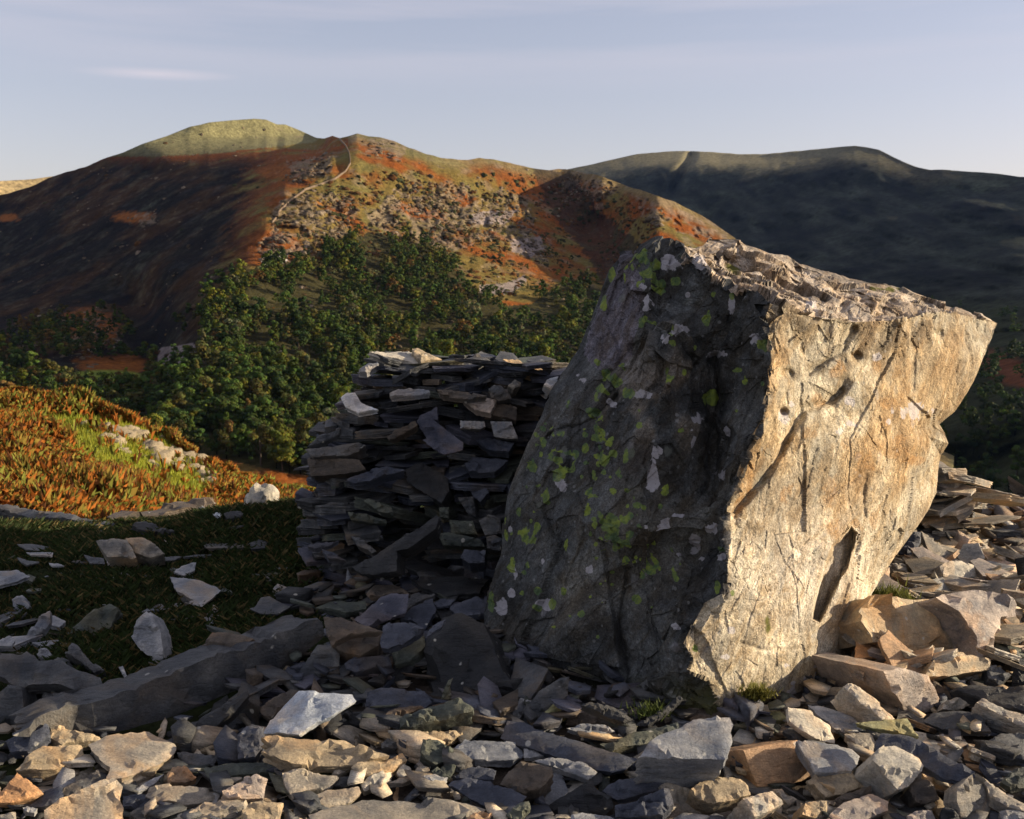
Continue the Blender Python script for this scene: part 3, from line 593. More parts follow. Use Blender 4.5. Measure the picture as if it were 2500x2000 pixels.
def build_bracken():
    r = np.random.default_rng(5); VV = []; CC = []
    n = 24000; u = r.uniform(-60, 860, n); v = r.uniform(955, 1330, n); sk = np.interp(u, *zip(*SKY_KN)); v = np.maximum(v, sk + 1)
    g = inpoly(u + r.normal(0, 5, n), v + r.normal(0, 4, n), GREENK); g |= (u > 630) & (v < 1205) & (v > 1160)
    keep = (~g) | (r.random(n) < .03); u = u[keep]; v = v[keep]; p = on_relief(S_KN, u, v); kk = fbm(p / 1.1, 2, 187) + .5 * fbm(p / 3.5, 2, 188) > -.22; p = p[kk]; n = len(p)
    n1 = fbm(p / 3.0, 3, 181); n2 = fbm(p / 8.0, 3, 183)
    F_ = 8
    for k in range(F_):          # fronds of each plant: arching tapered blades with pinnae
        a = r.uniform(0, 6.28, n); h = r.uniform(.15, .7, n) * np.clip(1 + 1.3 * n1, .3, 2.2); l = r.uniform(.08, .32, n)
        d = np.stack([np.cos(a), np.sin(a), 0 * a], -1); w = np.stack([-np.sin(a), np.cos(a), 0 * a], -1) * r.uniform(.02, .06, n)[:, None]
        b = p; m = p + d * (l * .45)[:, None] + np.array([0, 0, 1]) * (h * .8)[:, None]; t = p + d * l[:, None] + np.array([0, 0, 1]) * (h * r.uniform(.7, 1.1, n))[:, None]
        V = np.stack([b - w * .15, b + w * .15, m + w, t, m - w], 1); VV.append(V.reshape(-1, 3))
        w_ = r.random(n)[:, None]; base = np.where(n1[:, None] + .5 * r.normal(size=(n, 1)) > .22, np.array([.24, .17, .035]), np.array([.34, .115, .022]))
        base = np.where(n2[:, None] + .6 * n1[:, None] + .25 * r.normal(size=(n, 1)) < -.26, np.array([.27, .20, .045]), base); base = np.where(w_ < .2, np.array([.12, .05, .02]), base); base = np.where(n2[:, None] + .3 * r.normal(size=(n, 1)) > .50, np.array([.20, .21, .04]), base)
        c = base * r.uniform(.6, 1.3, n)[:, None]; CC.append(np.repeat(c, 5, 0))
    V = np.concatenate(VV); F = np.arange(len(V)).reshape(-1, 5)
    tag(obj('bracken', mesh_np('bracken', V, F, [M_FROND], np.concatenate(CC))), 'rust orange and yellowing bracken covering the sunlit bank', 'bracken', kind='stuff')
    n = 30000; u = r.uniform(0, 760, n); v = r.uniform(1000, 1235, n); g = inpoly(u, v, GREENK) | ((u > 620) & (v < 1208) & (v > 1165)) | (r.random(n) < .15)
    sk = np.interp(u, *zip(*SKY_KN)); g &= v > sk + 1; p = on_relief(S_KN, u[g], v[g]); n = len(p)
    a = r.uniform(0, 6.28, n); d = np.stack([np.cos(a), np.sin(a), 0 * a], -1); w = np.stack([-np.sin(a), np.cos(a), 0 * a], -1) * .03; h = r.uniform(.12, .34, n)[:, None]
    V = np.stack([p - w, p + w, p + d * .08 + np.array([0, 0, 1]) * h], 1).reshape(-1, 3)
    c = np.repeat(np.array([.22, .27, .03]) * r.uniform(.6, 1.3, (n, 1)) + np.array([.1, .03, 0]) * r.random((n, 1)), 3, 0)
    tag(obj('grass', mesh_np('grass', V, np.arange(len(V)).reshape(-1, 3), [M_GRASS], c)), 'bright green grass on the sunlit bank between the bracken', 'grass', kind='stuff')
build_bracken()

# drystone field wall winding over the fell
def field_wall(px, h, w, label, name='drystone_wall'):
    px = np.array(px, float); t = np.linspace(0, len(px) - 1, len(px) * 14); u = np.interp(t, np.arange(len(px)), px[:, 0]); v = np.interp(t, np.arange(len(px)), px[:, 1])
    p = on_relief(S_FELL, u, v); d = np.gradient(p, axis=0); d[:, 2] = 0; d /= np.linalg.norm(d, axis=1)[:, None] + 1e-9; s = np.stack([-d[:, 1], d[:, 0], 0 * d[:, 0]], -1)
    r = np.random.default_rng(3); hh = (h * r.uniform(.85, 1.15, len(p)))[:, None]; up = np.array([0, 0, 1.])
    rings = np.stack([p - s * w - up * 2, p - s * w * .7 + up * hh, p + s * w * .7 + up * hh, p + s * w - up * 2], 1); n = len(p)
    V = rings.reshape(-1, 3); i = np.arange(n - 1)[:, None] * 4; j = np.array([0, 1, 2])[None]; F = np.stack([i + j, i + j + 4, i + j + 5, i + j + 1], -1).reshape(-1, 4)
    F2 = np.array([[0, 1, 2, 3], [4 * n - 4, 4 * n - 1, 4 * n - 2, 4 * n - 3]])
    tag(obj(name, mesh_np(name, V, np.concatenate([F, F2]), [M_FIELDSTONE], np.array([.19, .14, .095]))), label, 'wall')
field_wall(ov([(714, 293), (728, 308), (736, 325), (738, 345), (728, 362), (705, 378), (680, 388), (655, 396), (640, 402)]), 1.8, .5, 'long curving drystone wall climbing over the bracken covered fell to the skyline')
field_wall(ov([(640, 403), (622, 416), (605, 430), (588, 446), (580, 462), (573, 470)]), 1.6, .7, 'lower straight stretch of drystone wall running down the edge of the lit spur')

# juniper and heather clumps, and stones, dotted over the fell
def dots(name, label, n, polys, smin, smax, cols, seed, flat, S=S_FELL, everywhere=None, sq=1.0):
    r = np.random.default_rng(seed); bm = bmesh.new(); bmesh.ops.create_icosphere(bm, subdivisions=2, radius=1); B = np.array([v.co[:] for v in bm.verts]); T = np.array([[v.index for v in f.verts] for f in bm.faces]); bm.free()
    var = [B * (1 + .45 * fbm(B * 1.6 + k * 9, 3, k)[:, None] + .55 * facets(B * 1.3 + k * 5, k, .8)[:, None]) for k in range(8)]
    u = r.uniform(0, 1620, n * 14); v = r.uniform(300, 960, n * 14); m = np.zeros(len(u), bool)
    for p in polys: m |= inpoly(u + r.normal(0, 10, len(u)), v + r.normal(0, 8, len(u)), p)
    cl = fbm(np.stack([u / 38, v / 24, 0 * u], -1), 3, seed); m &= cl > -.12
    if everywhere: m |= (r.random(len(u)) < everywhere) & (cl > .1)
    sk = np.interp(u, *zip(*SKY_FELL)); m &= v > sk + 5; u = u[m][:n]; v = v[m][:n]; p = on_relief(S, u, v); VV = []; FF = []; CC = []
    for i in range(len(u)):
        s = smin + (smax - smin) * r.random() ** 2.5; a = r.uniform(0, 6.28); V = var[i % 8] * np.array([s * r.uniform(.7, 1.5), s, s * flat * r.uniform(.6, 1.3)]); ca, sa = math.cos(a), math.sin(a)
        VV.append(np.stack([V[:, 0] * ca - V[:, 1] * sa, V[:, 0] * sa + V[:, 1] * ca, V[:, 2]], -1) + p[i] - np.array([0, 0, s * flat * .35])); FF.append(T + 162 // 1 * 0 + i * len(B)); CC.append(np.tile(np.array(cols[int(r.integers(0, len(cols)))]) * r.uniform(.7, 1.3), (len(B), 1)))
    tag(obj(name, mesh_np(name, np.concatenate(VV), np.concatenate(FF), [M_FELL], np.concatenate(CC))), label, name.replace('_', ' '), kind='stuff')
dots('hillside_rocks', 'pale crags and loose rocks breaking through the fellside', 3600, CRAGS, .5, 3.0, [(.18, .14, .095), (.13, .10, .065), (.22, .175, .125), (.09, .07, .045), (.12, .08, .045)], 401, .8, everywhere=.06)
SCRUB = ov([(600, 400), (800, 360), (1120, 370), (1300, 420), (1540, 500), (1260, 600), (1000, 640), (700, 560), (560, 560)])
dots('hillside_scrub', 'dark heather and juniper clumps dotted over the fellside', 2600, [SCRUB], .6, 3.4, [(.045, .05, .02), (.09, .05, .02), (.06, .055, .025), (.13, .06, .02)], 403, .8, everywhere=.02)

# ------------------------------------------------------------------ the great boulder
def midsub(V, A, F):
    """split every triangle in four; A holds extra per-vertex data"""
    e = np.sort(np.concatenate([F[:, [0, 1]], F[:, [1, 2]], F[:, [2, 0]]]), 1); ue, inv = np.unique(e, axis=0, return_inverse=True); inv = inv.ravel()
    m = len(F); n = len(V); V2 = np.concatenate([V, (V[ue[:, 0]] + V[ue[:, 1]]) / 2]); A2 = np.concatenate([A, (A[ue[:, 0]] + A[ue[:, 1]]) / 2])
    a, b, c = inv[:m] + n, inv[m:2 * m] + n, inv[2 * m:] + n
    F2 = np.concatenate([np.stack([F[:, 0], a, c], 1), np.stack([F[:, 1], b, a], 1), np.stack([F[:, 2], c, b], 1), np.stack([a, b, c], 1)]); return V2, A2, F2
def vnormals(V, F):
    n = np.cross(V[F[:, 1]] - V[F[:, 0]], V[F[:, 2]] - V[F[:, 0]]); N = np.zeros_like(V)
    for k in range(3): np.add.at(N, F[:, k], n)
    return N / (np.linalg.norm(N, axis=1)[:, None] + 1e-12)
SIL = [  # outline, anticlockwise on the photograph starting at the left foot: u, v, distance
 (1160, 1790, 3.62), (1182, 1640, 3.70), (1185, 1558, 3.74), (1178, 1502, 3.76), (1192, 1433, 3.80), (1225, 1356, 3.85), (1230, 1293, 3.87), (1240, 1213, 3.9), (1254, 1172, 3.92), (1282, 1095, 3.95), (1303, 1050, 3.97),
 (1345, 954, 4.0), (1366, 919, 4.0), (1414, 849, 4.02), (1453, 773, 4.02), (1470, 724, 4.02), (1489, 658, 4.0), (1520, 623, 3.98), (1553, 622, 3.95), (1567, 606, 3.93), (1602, 585, 3.9), (1637, 580, 3.86), (1661, 593, 3.86),
 (1690, 606, 4.0), (1712, 603, 4.1), (1734, 583, 4.2), (1804, 585, 4.2), (1832, 600, 4.22), (1881, 616, 4.25), (1926, 621, 4.28), (1946, 638, 4.3), (1992, 652, 4.33), (2038, 667, 4.36), (2072, 684, 4.38), (2120, 683, 4.42), (2159, 688, 4.46), (2205, 703, 4.5), (2259, 730, 4.54), (2335, 749, 4.6),
 (2395, 770, 4.66), (2437, 788, 4.8), (2411, 855, 4.56), (2382, 920, 4.42), (2359, 963, 4.38), (2331, 1005, 4.34), (2293, 1036, 4.3), (2307, 1060, 4.25), (2315, 1083, 4.22), (2296, 1113, 4.24), (2290, 1150, 4.22), (2287, 1203, 4.16), (2269, 1241, 4.1), (2248, 1274, 4.05), (2192, 1351, 3.92), (2128, 1448, 3.8), (2112, 1532, 3.7),
 (2063, 1602, 3.6), (2056, 1637, 3.57), (2063, 1671, 3.56), (2039, 1703, 3.52), (2000, 1800, 3.47), (1900, 1800, 3.3), (1757, 1800, 3.06), (1600, 1800, 3.15), (1400, 1800, 3.35), (1270, 1800, 3.5)]
INN = [  # arris between the shaded and the lit face
 (1682, 623, 3.68), (1741, 672, 3.60), (1783, 690, 3.58), (1846, 713, 3.50), (1881, 738, 3.42), (1870, 770, 3.38), (1878, 828, 3.36), (1884, 884, 3.33), (1874, 933, 3.31), (1863, 1020, 3.27), (1828, 1100, 3.22), (1800, 1185, 3.18), (1776, 1240, 3.16), (1773, 1293, 3.14), (1776, 1363, 3.12), (1773, 1443, 3.10), (1720, 1471, 3.10), (1668, 1572, 3.05), (1690, 1607, 3.06), (1680, 1640, 3.03), (1722, 1655, 3.05), (1757, 1724, 3.04),
 # front edge of the top
 (1952, 765, 3.50), (2010, 775, 3.60), (2080, 786, 3.68), (2140, 784, 3.78), (2202, 781, 3.9), (2260, 765, 4.1), (2330, 764, 4.32),
 # the top: chunks and dips
 (1720, 640, 3.85), (1760, 645, 3.95), (1800, 622, 4.1), (1795, 650, 4.02), (1850, 648, 4.02), (1900, 660, 4.0), (1850, 680, 3.85), (1930, 700, 3.88), (1980, 690, 4.05), (1960, 735, 3.68), (2030, 720, 3.95), (2080, 745, 3.88), (2110, 715, 4.15), (2170, 745, 4.08), (2200, 720, 4.3), (1760, 602, 4.1), (1790, 606, 4.05),
 # shaded face: slab, buttress, recess, ledge
 (1600, 640, 3.83), (1560, 700, 3.84), (1530, 800, 3.80), (1490, 880, 3.82), (1560, 850, 3.74), (1540, 900, 3.70), (1640, 730, 3.74), (1600, 780, 3.72), (1700, 760, 3.66), (1770, 800, 3.58), (1740, 860, 3.62), (1690, 850, 3.60),
 (1616, 800, 3.56), (1640, 812, 3.54), (1600, 850, 3.52), (1660, 850, 3.54), (1560, 930, 3.54), (1500, 1000, 3.58), (1440, 1040, 3.66), (1400, 1120, 3.66), (1620, 960, 3.44), (1700, 960, 3.50), (1735, 960, 3.60), (1750, 1060, 3.56), (1745, 1150, 3.50), (1700, 1050, 3.42), (1810, 960, 3.42), (1800, 1060, 3.36), (1770, 1150, 3.32),
 (1600, 1080, 3.36), (1500, 1120, 3.48), (1560, 1180, 3.36), (1660, 1180, 3.34), (1620, 1240, 3.30), (1700, 1240, 3.32), (1590, 1290, 3.24), (1660, 1275, 3.26), (1740, 1290, 3.24), (1640, 1330, 3.32), (1700, 1340, 3.32), (1750, 1350, 3.25),
 (1480, 1250, 3.40), (1380, 1250, 3.56), (1330, 1150, 3.74), (1320, 1350, 3.62), (1420, 1350, 3.45), (1530, 1380, 3.34), (1640, 1420, 3.24), (1720, 1420, 3.18), (1290, 1480, 3.62), (1400, 1480, 3.42), (1395, 1530, 3.34), (1450, 1560, 3.34), (1510, 1420, 3.38), (1520, 1560, 3.30), (1600, 1500, 3.22), (1500, 1680, 3.27), (1600, 1680, 3.16), (1400, 1680, 3.36), (1270, 1600, 3.52), (1280, 1700, 3.46), (1220, 1620, 3.62),
 # lit face
 (1960, 850, 3.56), (2060, 860, 3.68), (2160, 880, 3.86), (2260, 880, 4.08), (2350, 860, 4.32), (1940, 960, 3.46), (2040, 960, 3.60), (2010, 985, 3.60), (2120, 990, 3.74), (2220, 1000, 3.96), (2280, 1000, 4.16), (1900, 1090, 3.38), (2000, 1080, 3.52), (2100, 1100, 3.66), (2200, 1080, 3.86), (2250, 1090, 3.98), (1860, 1200, 3.26), (1950, 1180, 3.42), (2060, 1200, 3.58), (2150, 1200, 3.74), (2220, 1190, 3.94), (1840, 1330, 3.21), (1940, 1300, 3.36), (2030, 1290, 3.50), (2110, 1300, 3.66), (2180, 1300, 3.82),
 (1840, 1450, 3.18), (1940, 1440, 3.32), (2050, 1450, 3.50), (2090, 1450, 3.60), (1760, 1540, 3.10), (1860, 1560, 3.20), (1960, 1560, 3.36), (2040, 1560, 3.52), (1800, 1640, 3.12), (1900, 1650, 3.24), (1990, 1650, 3.40), (1760, 1610, 3.09)]
def build_boulder():
    pts = SIL + INN; co = [Vector((p[0], p[1])) for p in pts]; n = len(SIL)
    res = geometry.delaunay_2d_cdt(co, [(i, (i + 1) % n) for i in range(n)] + [(n + i, n + i + 1) for i in range(21)] + [(n + 4, n + 22)] + [(n + 22 + i, n + 23 + i) for i in range(6)], [], 1, .01)
    vu = np.array([[v.x, v.y] for v in res[0]]); Y = np.array([pts[o[0]][2] if len(o) else 3.5 for o in res[3]]); F = np.array([f for f in res[2] if len(f) == 3])
    # keep only triangles inside the outline (belt and braces)
    c = vu[F].mean(1); F = F[inpoly(c[:, 0], c[:, 1], [(s[0], s[1]) for s in SIL])]
    # finer control net: same planes, evenly sized triangles
    gx, gy = np.meshgrid(np.arange(1170, 2440, 58.), np.arange(590, 1800, 58.)); rg = np.random.default_rng(3); g = np.stack([gx.ravel(), gy.ravel()], -1) + rg.uniform(-14, 14, (gx.size, 2))
    so = [(s[0], s[1]) for s in SIL]; g = g[inpoly(g[:, 0], g[:, 1], so)]; g = g[segdist(g[:, 0], g[:, 1], so + so[:1]) > 22]; dmin = np.sqrt(((g[:, None] - vu[None]) ** 2).sum(-1)).min(1); g = g[dmin > 24]
    gy_ = np.full(len(g), 3.5)
    for f in F:
        a, b, c3 = vu[f]; det = (b[0] - a[0]) * (c3[1] - a[1]) - (c3[0] - a[0]) * (b[1] - a[1])
        if abs(det) < 1e-9: continue
        w1 = ((g[:, 0] - a[0]) * (c3[1] - a[1]) - (c3[0] - a[0]) * (g[:, 1] - a[1])) / det; w2 = ((b[0] - a[0]) * (g[:, 1] - a[1]) - (g[:, 0] - a[0]) * (b[1] - a[1])) / det
        ok = (w1 >= -1e-6) & (w2 >= -1e-6) & (w1 + w2 <= 1 + 1e-6); gy_[ok] = (Y[f[0]] * (1 - w1 - w2) + Y[f[1]] * w1 + Y[f[2]] * w2)[ok]
    nv0 = len(vu); al = np.concatenate([vu, g]); YY = np.concatenate([Y, gy_]); ed = [(i, (i + 1) % n) for i in range(n)] + [(n + i, n + i + 1) for i in range(21)] + [(n + 4, n + 22)] + [(n + 22 + i, n + 23 + i) for i in range(6)]
    im = {}
    for i, og in enumerate(res[3]):
        for q_ in og: im[q_] = i
    res = geometry.delaunay_2d_cdt([Vector(p) for p in al], [(im.get(a, a), im.get(b, b)) for a, b in ed], [], 1, .01)
    vu = np.array([[v.x, v.y] for v in res[0]]); Y = np.array([YY[o[0]] if len(o) else 3.5 for o in res[3]]); F = np.array([f for f in res[2] if len(f) == 3])
    c = vu[F].mean(1); F = F[inpoly(c[:, 0], c[:, 1], so)]
    V = P(vu[:, 0], vu[:, 1], Y)
    # back shell from the outline
    key = {tuple(np.round(v, 1)): i for i, v in enumerate(vu)}; ring = [key[(round(float(s[0]), 1), round(float(s[1]), 1))] for s in SIL]
    cen = V[ring].mean(0); b1 = V[ring] * .88 + cen * .12 + np.array([-.03, .33, 0]); b2 = V[ring] * .5 + cen * .5 + np.array([-.05, .62, -.02])
    b1[:, 2] = np.minimum(b1[:, 2], V[ring][:, 2]); base = len(V); V = np.concatenate([V, b1, b2, [cen + np.array([-.05, .72, 0])]])
    T = []
    for i in range(n):
        j = (i + 1) % n; a, b = ring[i], ring[j]; a1, bb1, a2, bb2 = base + i, base + j, base + n + i, base + n + j
        T += [(a, a1, b), (b, a1, bb1), (a1, a2, bb1), (bb1, a2, bb2), (a2, base + 2 * n, bb2)]
    # orientation: make front triangles face the camera
    q = V[F]; nn = np.cross(q[:, 1] - q[:, 0], q[:, 2] - q[:, 0]); flip = (nn * (q.mean(1) - np.array([0, 0, CAMZ]))).sum(1) > 0; F[flip] = F[flip][:, ::-1]
    T = np.array(T)
    # shell must agree with the front: the front uses edge a->b in one direction
    edges = set((int(f[k]), int(f[(k + 1) % 3])) for f in F for k in range(3))
    if (ring[0], ring[1]) in edges: T2 = T if (T[0][2], T[0][0]) in [(ring[1], ring[0])] else T
    first = (int(T[0][2]), int(T[0][0]))       # edge b->a used by shell
    if first in edges: T = T[:, ::-1]
    front = np.zeros(len(V)); front[:base] = 1
    A = np.concatenate([np.concatenate([vu, np.tile([1250., 3000.], (len(V) - base, 1))]), front[:, None]], 1)
    F = np.concatenate([F, T]); split = None
    for k in range(5): V, A, F = midsub(V, A, F)
    # uv of any point comes from its place, so that masks lie where they should
    d = V - np.array([0, 0, CAMZ]); cy = d[:, 1] * math.cos(PITCH) - d[:, 2] * math.sin(PITCH); cz = d[:, 1] * math.sin(PITCH) + d[:, 2] * math.cos(PITCH)
    u = 1250 + FPX * d[:, 0] / cy; v = 1000 - FPX * cz / cy; fr = A[:, 2] > .985
    N = vnormals(V, F)
    # lean of the cleavage, upper right to lower left
    ca, sa = math.cos(R(52)), math.sin(R(52)); q = V.copy(); Q = np.stack([(q[:, 0] * ca + q[:, 2] * sa) * .45, q[:, 1], (-q[:, 0] * sa + q[:, 2] * ca) * 1.7], -1)
    arr = [(p[0], p[1]) for p in INN[:22]]; dar = segdist(u, v, arr)
    right = (np.interp(v, [p[1] for p in INN[:22]][4:], [p[0] for p in INN[:22]][4:]) < u) & (v > 738) & fr
    fedge = [(1881, 738)] + [(p[0], p[1]) for p in INN[22:29]] + [(2437, 788)]
    top = fr & (v < np.interp(u, [q[0] for q in fedge], [q[1] for q in fedge])) & (u > 1670) & ((u > 1881) | (v < np.interp(u, [1661, 1682, 1741, 1783, 1846, 1881], [593, 623, 672, 690, 713, 738])))
    right = (right | (fr & (u > 1881) & ~top)) & ~top
    G = V * np.array([1, 1, .7]); disp = (.026 * fbm(V * 2.2, 4, 201) + .010 * fbm(Q * 3, 3, 202)) + .012 * facets(G * 4.5, 211, .9) + .005 * facets(Q * 12, 221, .9) + .008 * fbm(V * 13, 4, 231) + .004 * fbm(V * 45, 3, 235)
    disp += top * (.030 * facets(V * np.array([4, 5, 8]), 241, 1.1) + .012 * facets(V * np.array([9, 11, 15]), 245, 1.0) + .012 * fbm(V * 18, 4, 248) - .006)
    tb = right * sst(960, 800, v) * sst(-.35, .1, vnoise(V * 5, 259)); disp += tb * (.013 * facets(V * 7, 258, 1.1) + .005 * facets(V * 19, 256, 1.1) - .004)
    disp *= np.where(right & fr, .62, 1.0); disp += right * (.011 * facets(G * np.array([2.6, 2.6, 3.0]), 253, 1.0) + .004 * facets(G * 7, 254, .9)) + (~top & ~right & fr) * (.038 * facets(G * 2.8, 251, 1.0) + .010 * facets(G * 8, 257, 1.0) + .004 * ridged(Q * 6, 3, 255)) - right * .004 * facets(G * 4.5, 211, .9)
    near = np.exp(-(dar / 22) ** 2); disp += near * (.016 * facets(V * 15, 261, 1.2) + .012 * fbm(V * 22, 3, 262))
    sil = segdist(u, v, [(s[0], s[1]) for s in SIL] + [(SIL[0][0], SIL[0][1])]); disp *= np.where(fr, .35 + .65 * sst(0, 26, sil), .6)
    push = np.zeros(len(V))     # hollows: driven into the rock
    wob = 5 * fbm(V * 12, 3, 271)
    def groove(pts, w, dep): 
        return dep * np.exp(-(np.maximum(segdist(u, v, pts) + wob, 0) / w) ** 2)
    push += groove([(2087, 803), (2060, 850), (2020, 880), (1976, 911)], 8, 0.035) + groove([(2052, 955), (2010, 985), (1960, 1000), (1920, 1070), (1893, 1120), (1860, 1175), (1822, 1220), (1785, 1258)], 11, 0.06)
    push += groove([(2060, 940), (2035, 965)], 18, 0.05) + groove([(1745, 870), (1752, 960), (1742, 1060), (1738, 1150), (1730, 1230)], 10, 0.07) + groove([(1525, 1400), (1518, 1440), (1505, 1520), (1512, 1580), (1535, 1700)], 6, 0.0269)
    push += groove([(1560, 680), (1510, 820), (1495, 860)], 6, 0.0077) + groove([(1340, 1068), (1440, 1020), (1500, 960)], 6, 0.03) + groove([(1975, 1240), (2060, 1190), (2130, 1130)], 6, 0.0154) + groove([(1950, 1345), (1985, 1320), (2140, 1218)], 6, 0.0069)
    push += groove([(2110, 1160), (2105, 1200), (2108, 1260)], 6, 0.0154) + groove([(2236, 840), (2228, 880), (2225, 950)], 7, 0.02) + groove([(1805, 1570), (1850, 1585), (1960, 1583)], 6, 0.0083)
    slot = [(2052, 1318), (2068, 1300), (2082, 1284), (2097, 1300), (2092, 1340), (2078, 1385), (2055, 1420), (2032, 1470), (2002, 1522), (1978, 1514), (1992, 1450), (2004, 1400), (2014, 1365), (2030, 1330)]
    ins = inpoly(u + wob, v + wob, slot); sd = segdist(u, v, slot + slot[:1]); push += np.where(ins, .13 * sst(0, 9, sd), 0)
    hole = inpoly(u, v, [(1838, 1712), (1875, 1680), (1905, 1712), (1890, 1726)]); push += hole * .05
    notch = inpoly(u + wob, v + wob, [(1845, 745), (1905, 740), (1915, 765), (1880, 800), (1858, 775)]); push += notch * .035
    for uu, vv, rr in ((1922, 912, 14), (2216, 792, 16), (2290, 815, 12), (1908, 1005, 12), (1990, 775, 14), (2090, 870, 14), (1935, 670, 9), (1770, 622, 16), (2170, 735, 14), (2105, 725, 10), (2060, 745, 10), (1700, 1490, 24), (1690, 1345, 20), (1560, 855, 22), (1478, 905, 18)):
        push += .04 * np.exp(-(np.hypot(u - uu, (v - vv) * 1.2) / rr) ** 3) * fr
    push *= fr
    pit = sst(.38, .62, vnoise(V * np.array([13, 13, 18]), 291)) * (top * .035 + right * .010 * sst(900, 760, v)); push += pit * fr
    V = V + N * disp[:, None]; d = V - np.array([0, 0, CAMZ]); d /= np.linalg.norm(d, axis=1)[:, None]; V = V + d * push[:, None]
    # --- stone tints, with shade worked into the left face and sun into the right
    n1 = fbm(Q * 3, 4, 281); n2 = fbm(V * 9, 4, 285); n3 = fbm(V * 30, 3, 288)
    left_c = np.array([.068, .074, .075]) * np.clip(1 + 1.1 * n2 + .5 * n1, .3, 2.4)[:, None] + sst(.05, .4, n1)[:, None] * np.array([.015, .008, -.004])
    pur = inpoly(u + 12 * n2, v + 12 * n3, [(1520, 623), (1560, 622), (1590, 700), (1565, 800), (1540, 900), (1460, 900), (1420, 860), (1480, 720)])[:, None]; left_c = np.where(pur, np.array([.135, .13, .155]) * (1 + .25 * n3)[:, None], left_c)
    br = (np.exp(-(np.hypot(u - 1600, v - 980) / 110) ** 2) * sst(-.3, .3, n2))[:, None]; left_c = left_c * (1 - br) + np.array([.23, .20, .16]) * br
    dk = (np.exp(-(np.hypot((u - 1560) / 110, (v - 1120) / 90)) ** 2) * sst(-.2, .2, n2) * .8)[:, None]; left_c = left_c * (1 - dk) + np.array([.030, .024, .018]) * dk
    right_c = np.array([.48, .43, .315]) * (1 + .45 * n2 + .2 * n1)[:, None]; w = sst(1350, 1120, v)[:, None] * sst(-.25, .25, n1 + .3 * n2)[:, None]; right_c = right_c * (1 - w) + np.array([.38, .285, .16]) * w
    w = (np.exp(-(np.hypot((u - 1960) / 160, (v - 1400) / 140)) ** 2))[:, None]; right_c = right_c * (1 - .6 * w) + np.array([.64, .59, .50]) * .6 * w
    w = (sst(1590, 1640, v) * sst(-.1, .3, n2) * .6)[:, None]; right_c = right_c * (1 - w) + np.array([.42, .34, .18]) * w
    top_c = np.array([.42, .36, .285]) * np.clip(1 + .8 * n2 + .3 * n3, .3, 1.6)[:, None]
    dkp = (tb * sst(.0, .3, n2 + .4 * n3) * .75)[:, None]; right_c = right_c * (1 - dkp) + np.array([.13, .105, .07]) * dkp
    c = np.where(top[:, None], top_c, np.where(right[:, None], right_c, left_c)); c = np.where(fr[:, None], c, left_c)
    def blobs(l, nz=.95):
        m = np.zeros(len(V))
        for b in l:
            uu, vv, ru, rv = b[:4]; dd = np.hypot((u - uu) / ru, (v - vv) / rv) + nz * n3 + .45 * n2
            m = np.maximum(m, sst(1.15, .55, dd) * (1 if len(b) < 5 else sst(.3, .7, dd)))
        return m * fr
    tb = lambda l, ox=1150, oy=1050: [(ox + x * .3479, oy + y * .3479, a * .3479, b * .3479) + tuple(z) for x, y, a, b, *z in l]
    gl = tb([(425, 250, 32, 75), (640, 210, 75, 75, 1), (590, 300, 60, 50), (500, 460, 24, 45), (395, 740, 38, 72), (430, 770, 28, 40), (255, 750, 18, 44), (305, 985, 26, 42), (145, 1190, 40, 115), (850, 40, 38, 45), (890, 20, 30, 50), (995, 165, 26, 34), (1075, 180, 18, 55), (915, 200, 50, 36, 1), (815, 290, 16, 30), (930, 300, 24, 34), (440, 575, 15, 20), (460, 390, 20, 24), (795, 430, 40, 40), (820, 570, 36, 60), (860, 470, 80, 26), (975, 600, 46, 56), (950, 690, 30, 60), (1030, 660, 24, 34), (1020, 790, 50, 44), (1085, 800, 36, 40), (985, 680, 60, 130), (870, 630, 26, 24), (1375, 415, 32, 42), (1130, 470, 14, 22), (1290, 920, 18, 44), (1240, 990, 32, 28), (1415, 975, 30, 48), (1300, 820, 16, 14), (1720, 1100, 22, 40), (1755, 830, 28, 34), (1140, 1180, 34, 32), (830, 1170, 14, 14), (920, 1210, 20, 14), (970, 1030, 22, 16), (910, 1080, 20, 18), (400, 400, 14, 22), (655, 800, 20, 46), (1245, 1240, 10, 10), (250, 640, 10, 30), (1575, 1530, 20, 24)])
    gl += tb([(1290, 370, 60, 55), (1190, 270, 30, 50), (1430, 390, 36, 30), (1250, 430, 30, 40), (1240, 700, 60, 60), (880, 960, 30, 30), (960, 1060, 40, 50), (1075, 1000, 20, 30), (990, 350, 24, 60), (960, 560, 26, 60), (2050, 850, 28, 60), (1910, 1085, 18, 30), (1430, 825, 26, 20), (1560, 860, 18, 16), (2050, 870, 24, 50), (880, 1310, 30, 24), (630, 1640, 70, 60, 1), (870, 1430, 44, 70), (1490, 1430, 26, 30), (680, 1240, 20, 20), (1855, 1300, 14, 14)], 1150, 550)
    gl += [(2378, 1462, 0, 0)][:0]
    rl_ = np.random.default_rng(17)
    for cx, cy, sx, sy, k_ in ((1450, 1130, 60, 90, 26), (1520, 1260, 60, 90, 26), (1320, 1090, 40, 90, 14), (1590, 680, 50, 60, 12), (1600, 1370, 90, 70, 16), (1290, 1270, 40, 120, 12), (1480, 960, 90, 60, 12), (1700, 900, 120, 200, 12), (1400, 1450, 140, 90, 12)):
        for _ in range(k_):
            a_ = rl_.uniform(4, 12); gl.append((cx + rl_.normal() * sx * .6, cy + rl_.normal() * sy * .6, a_, a_ * rl_.uniform(.8, 1.7)))
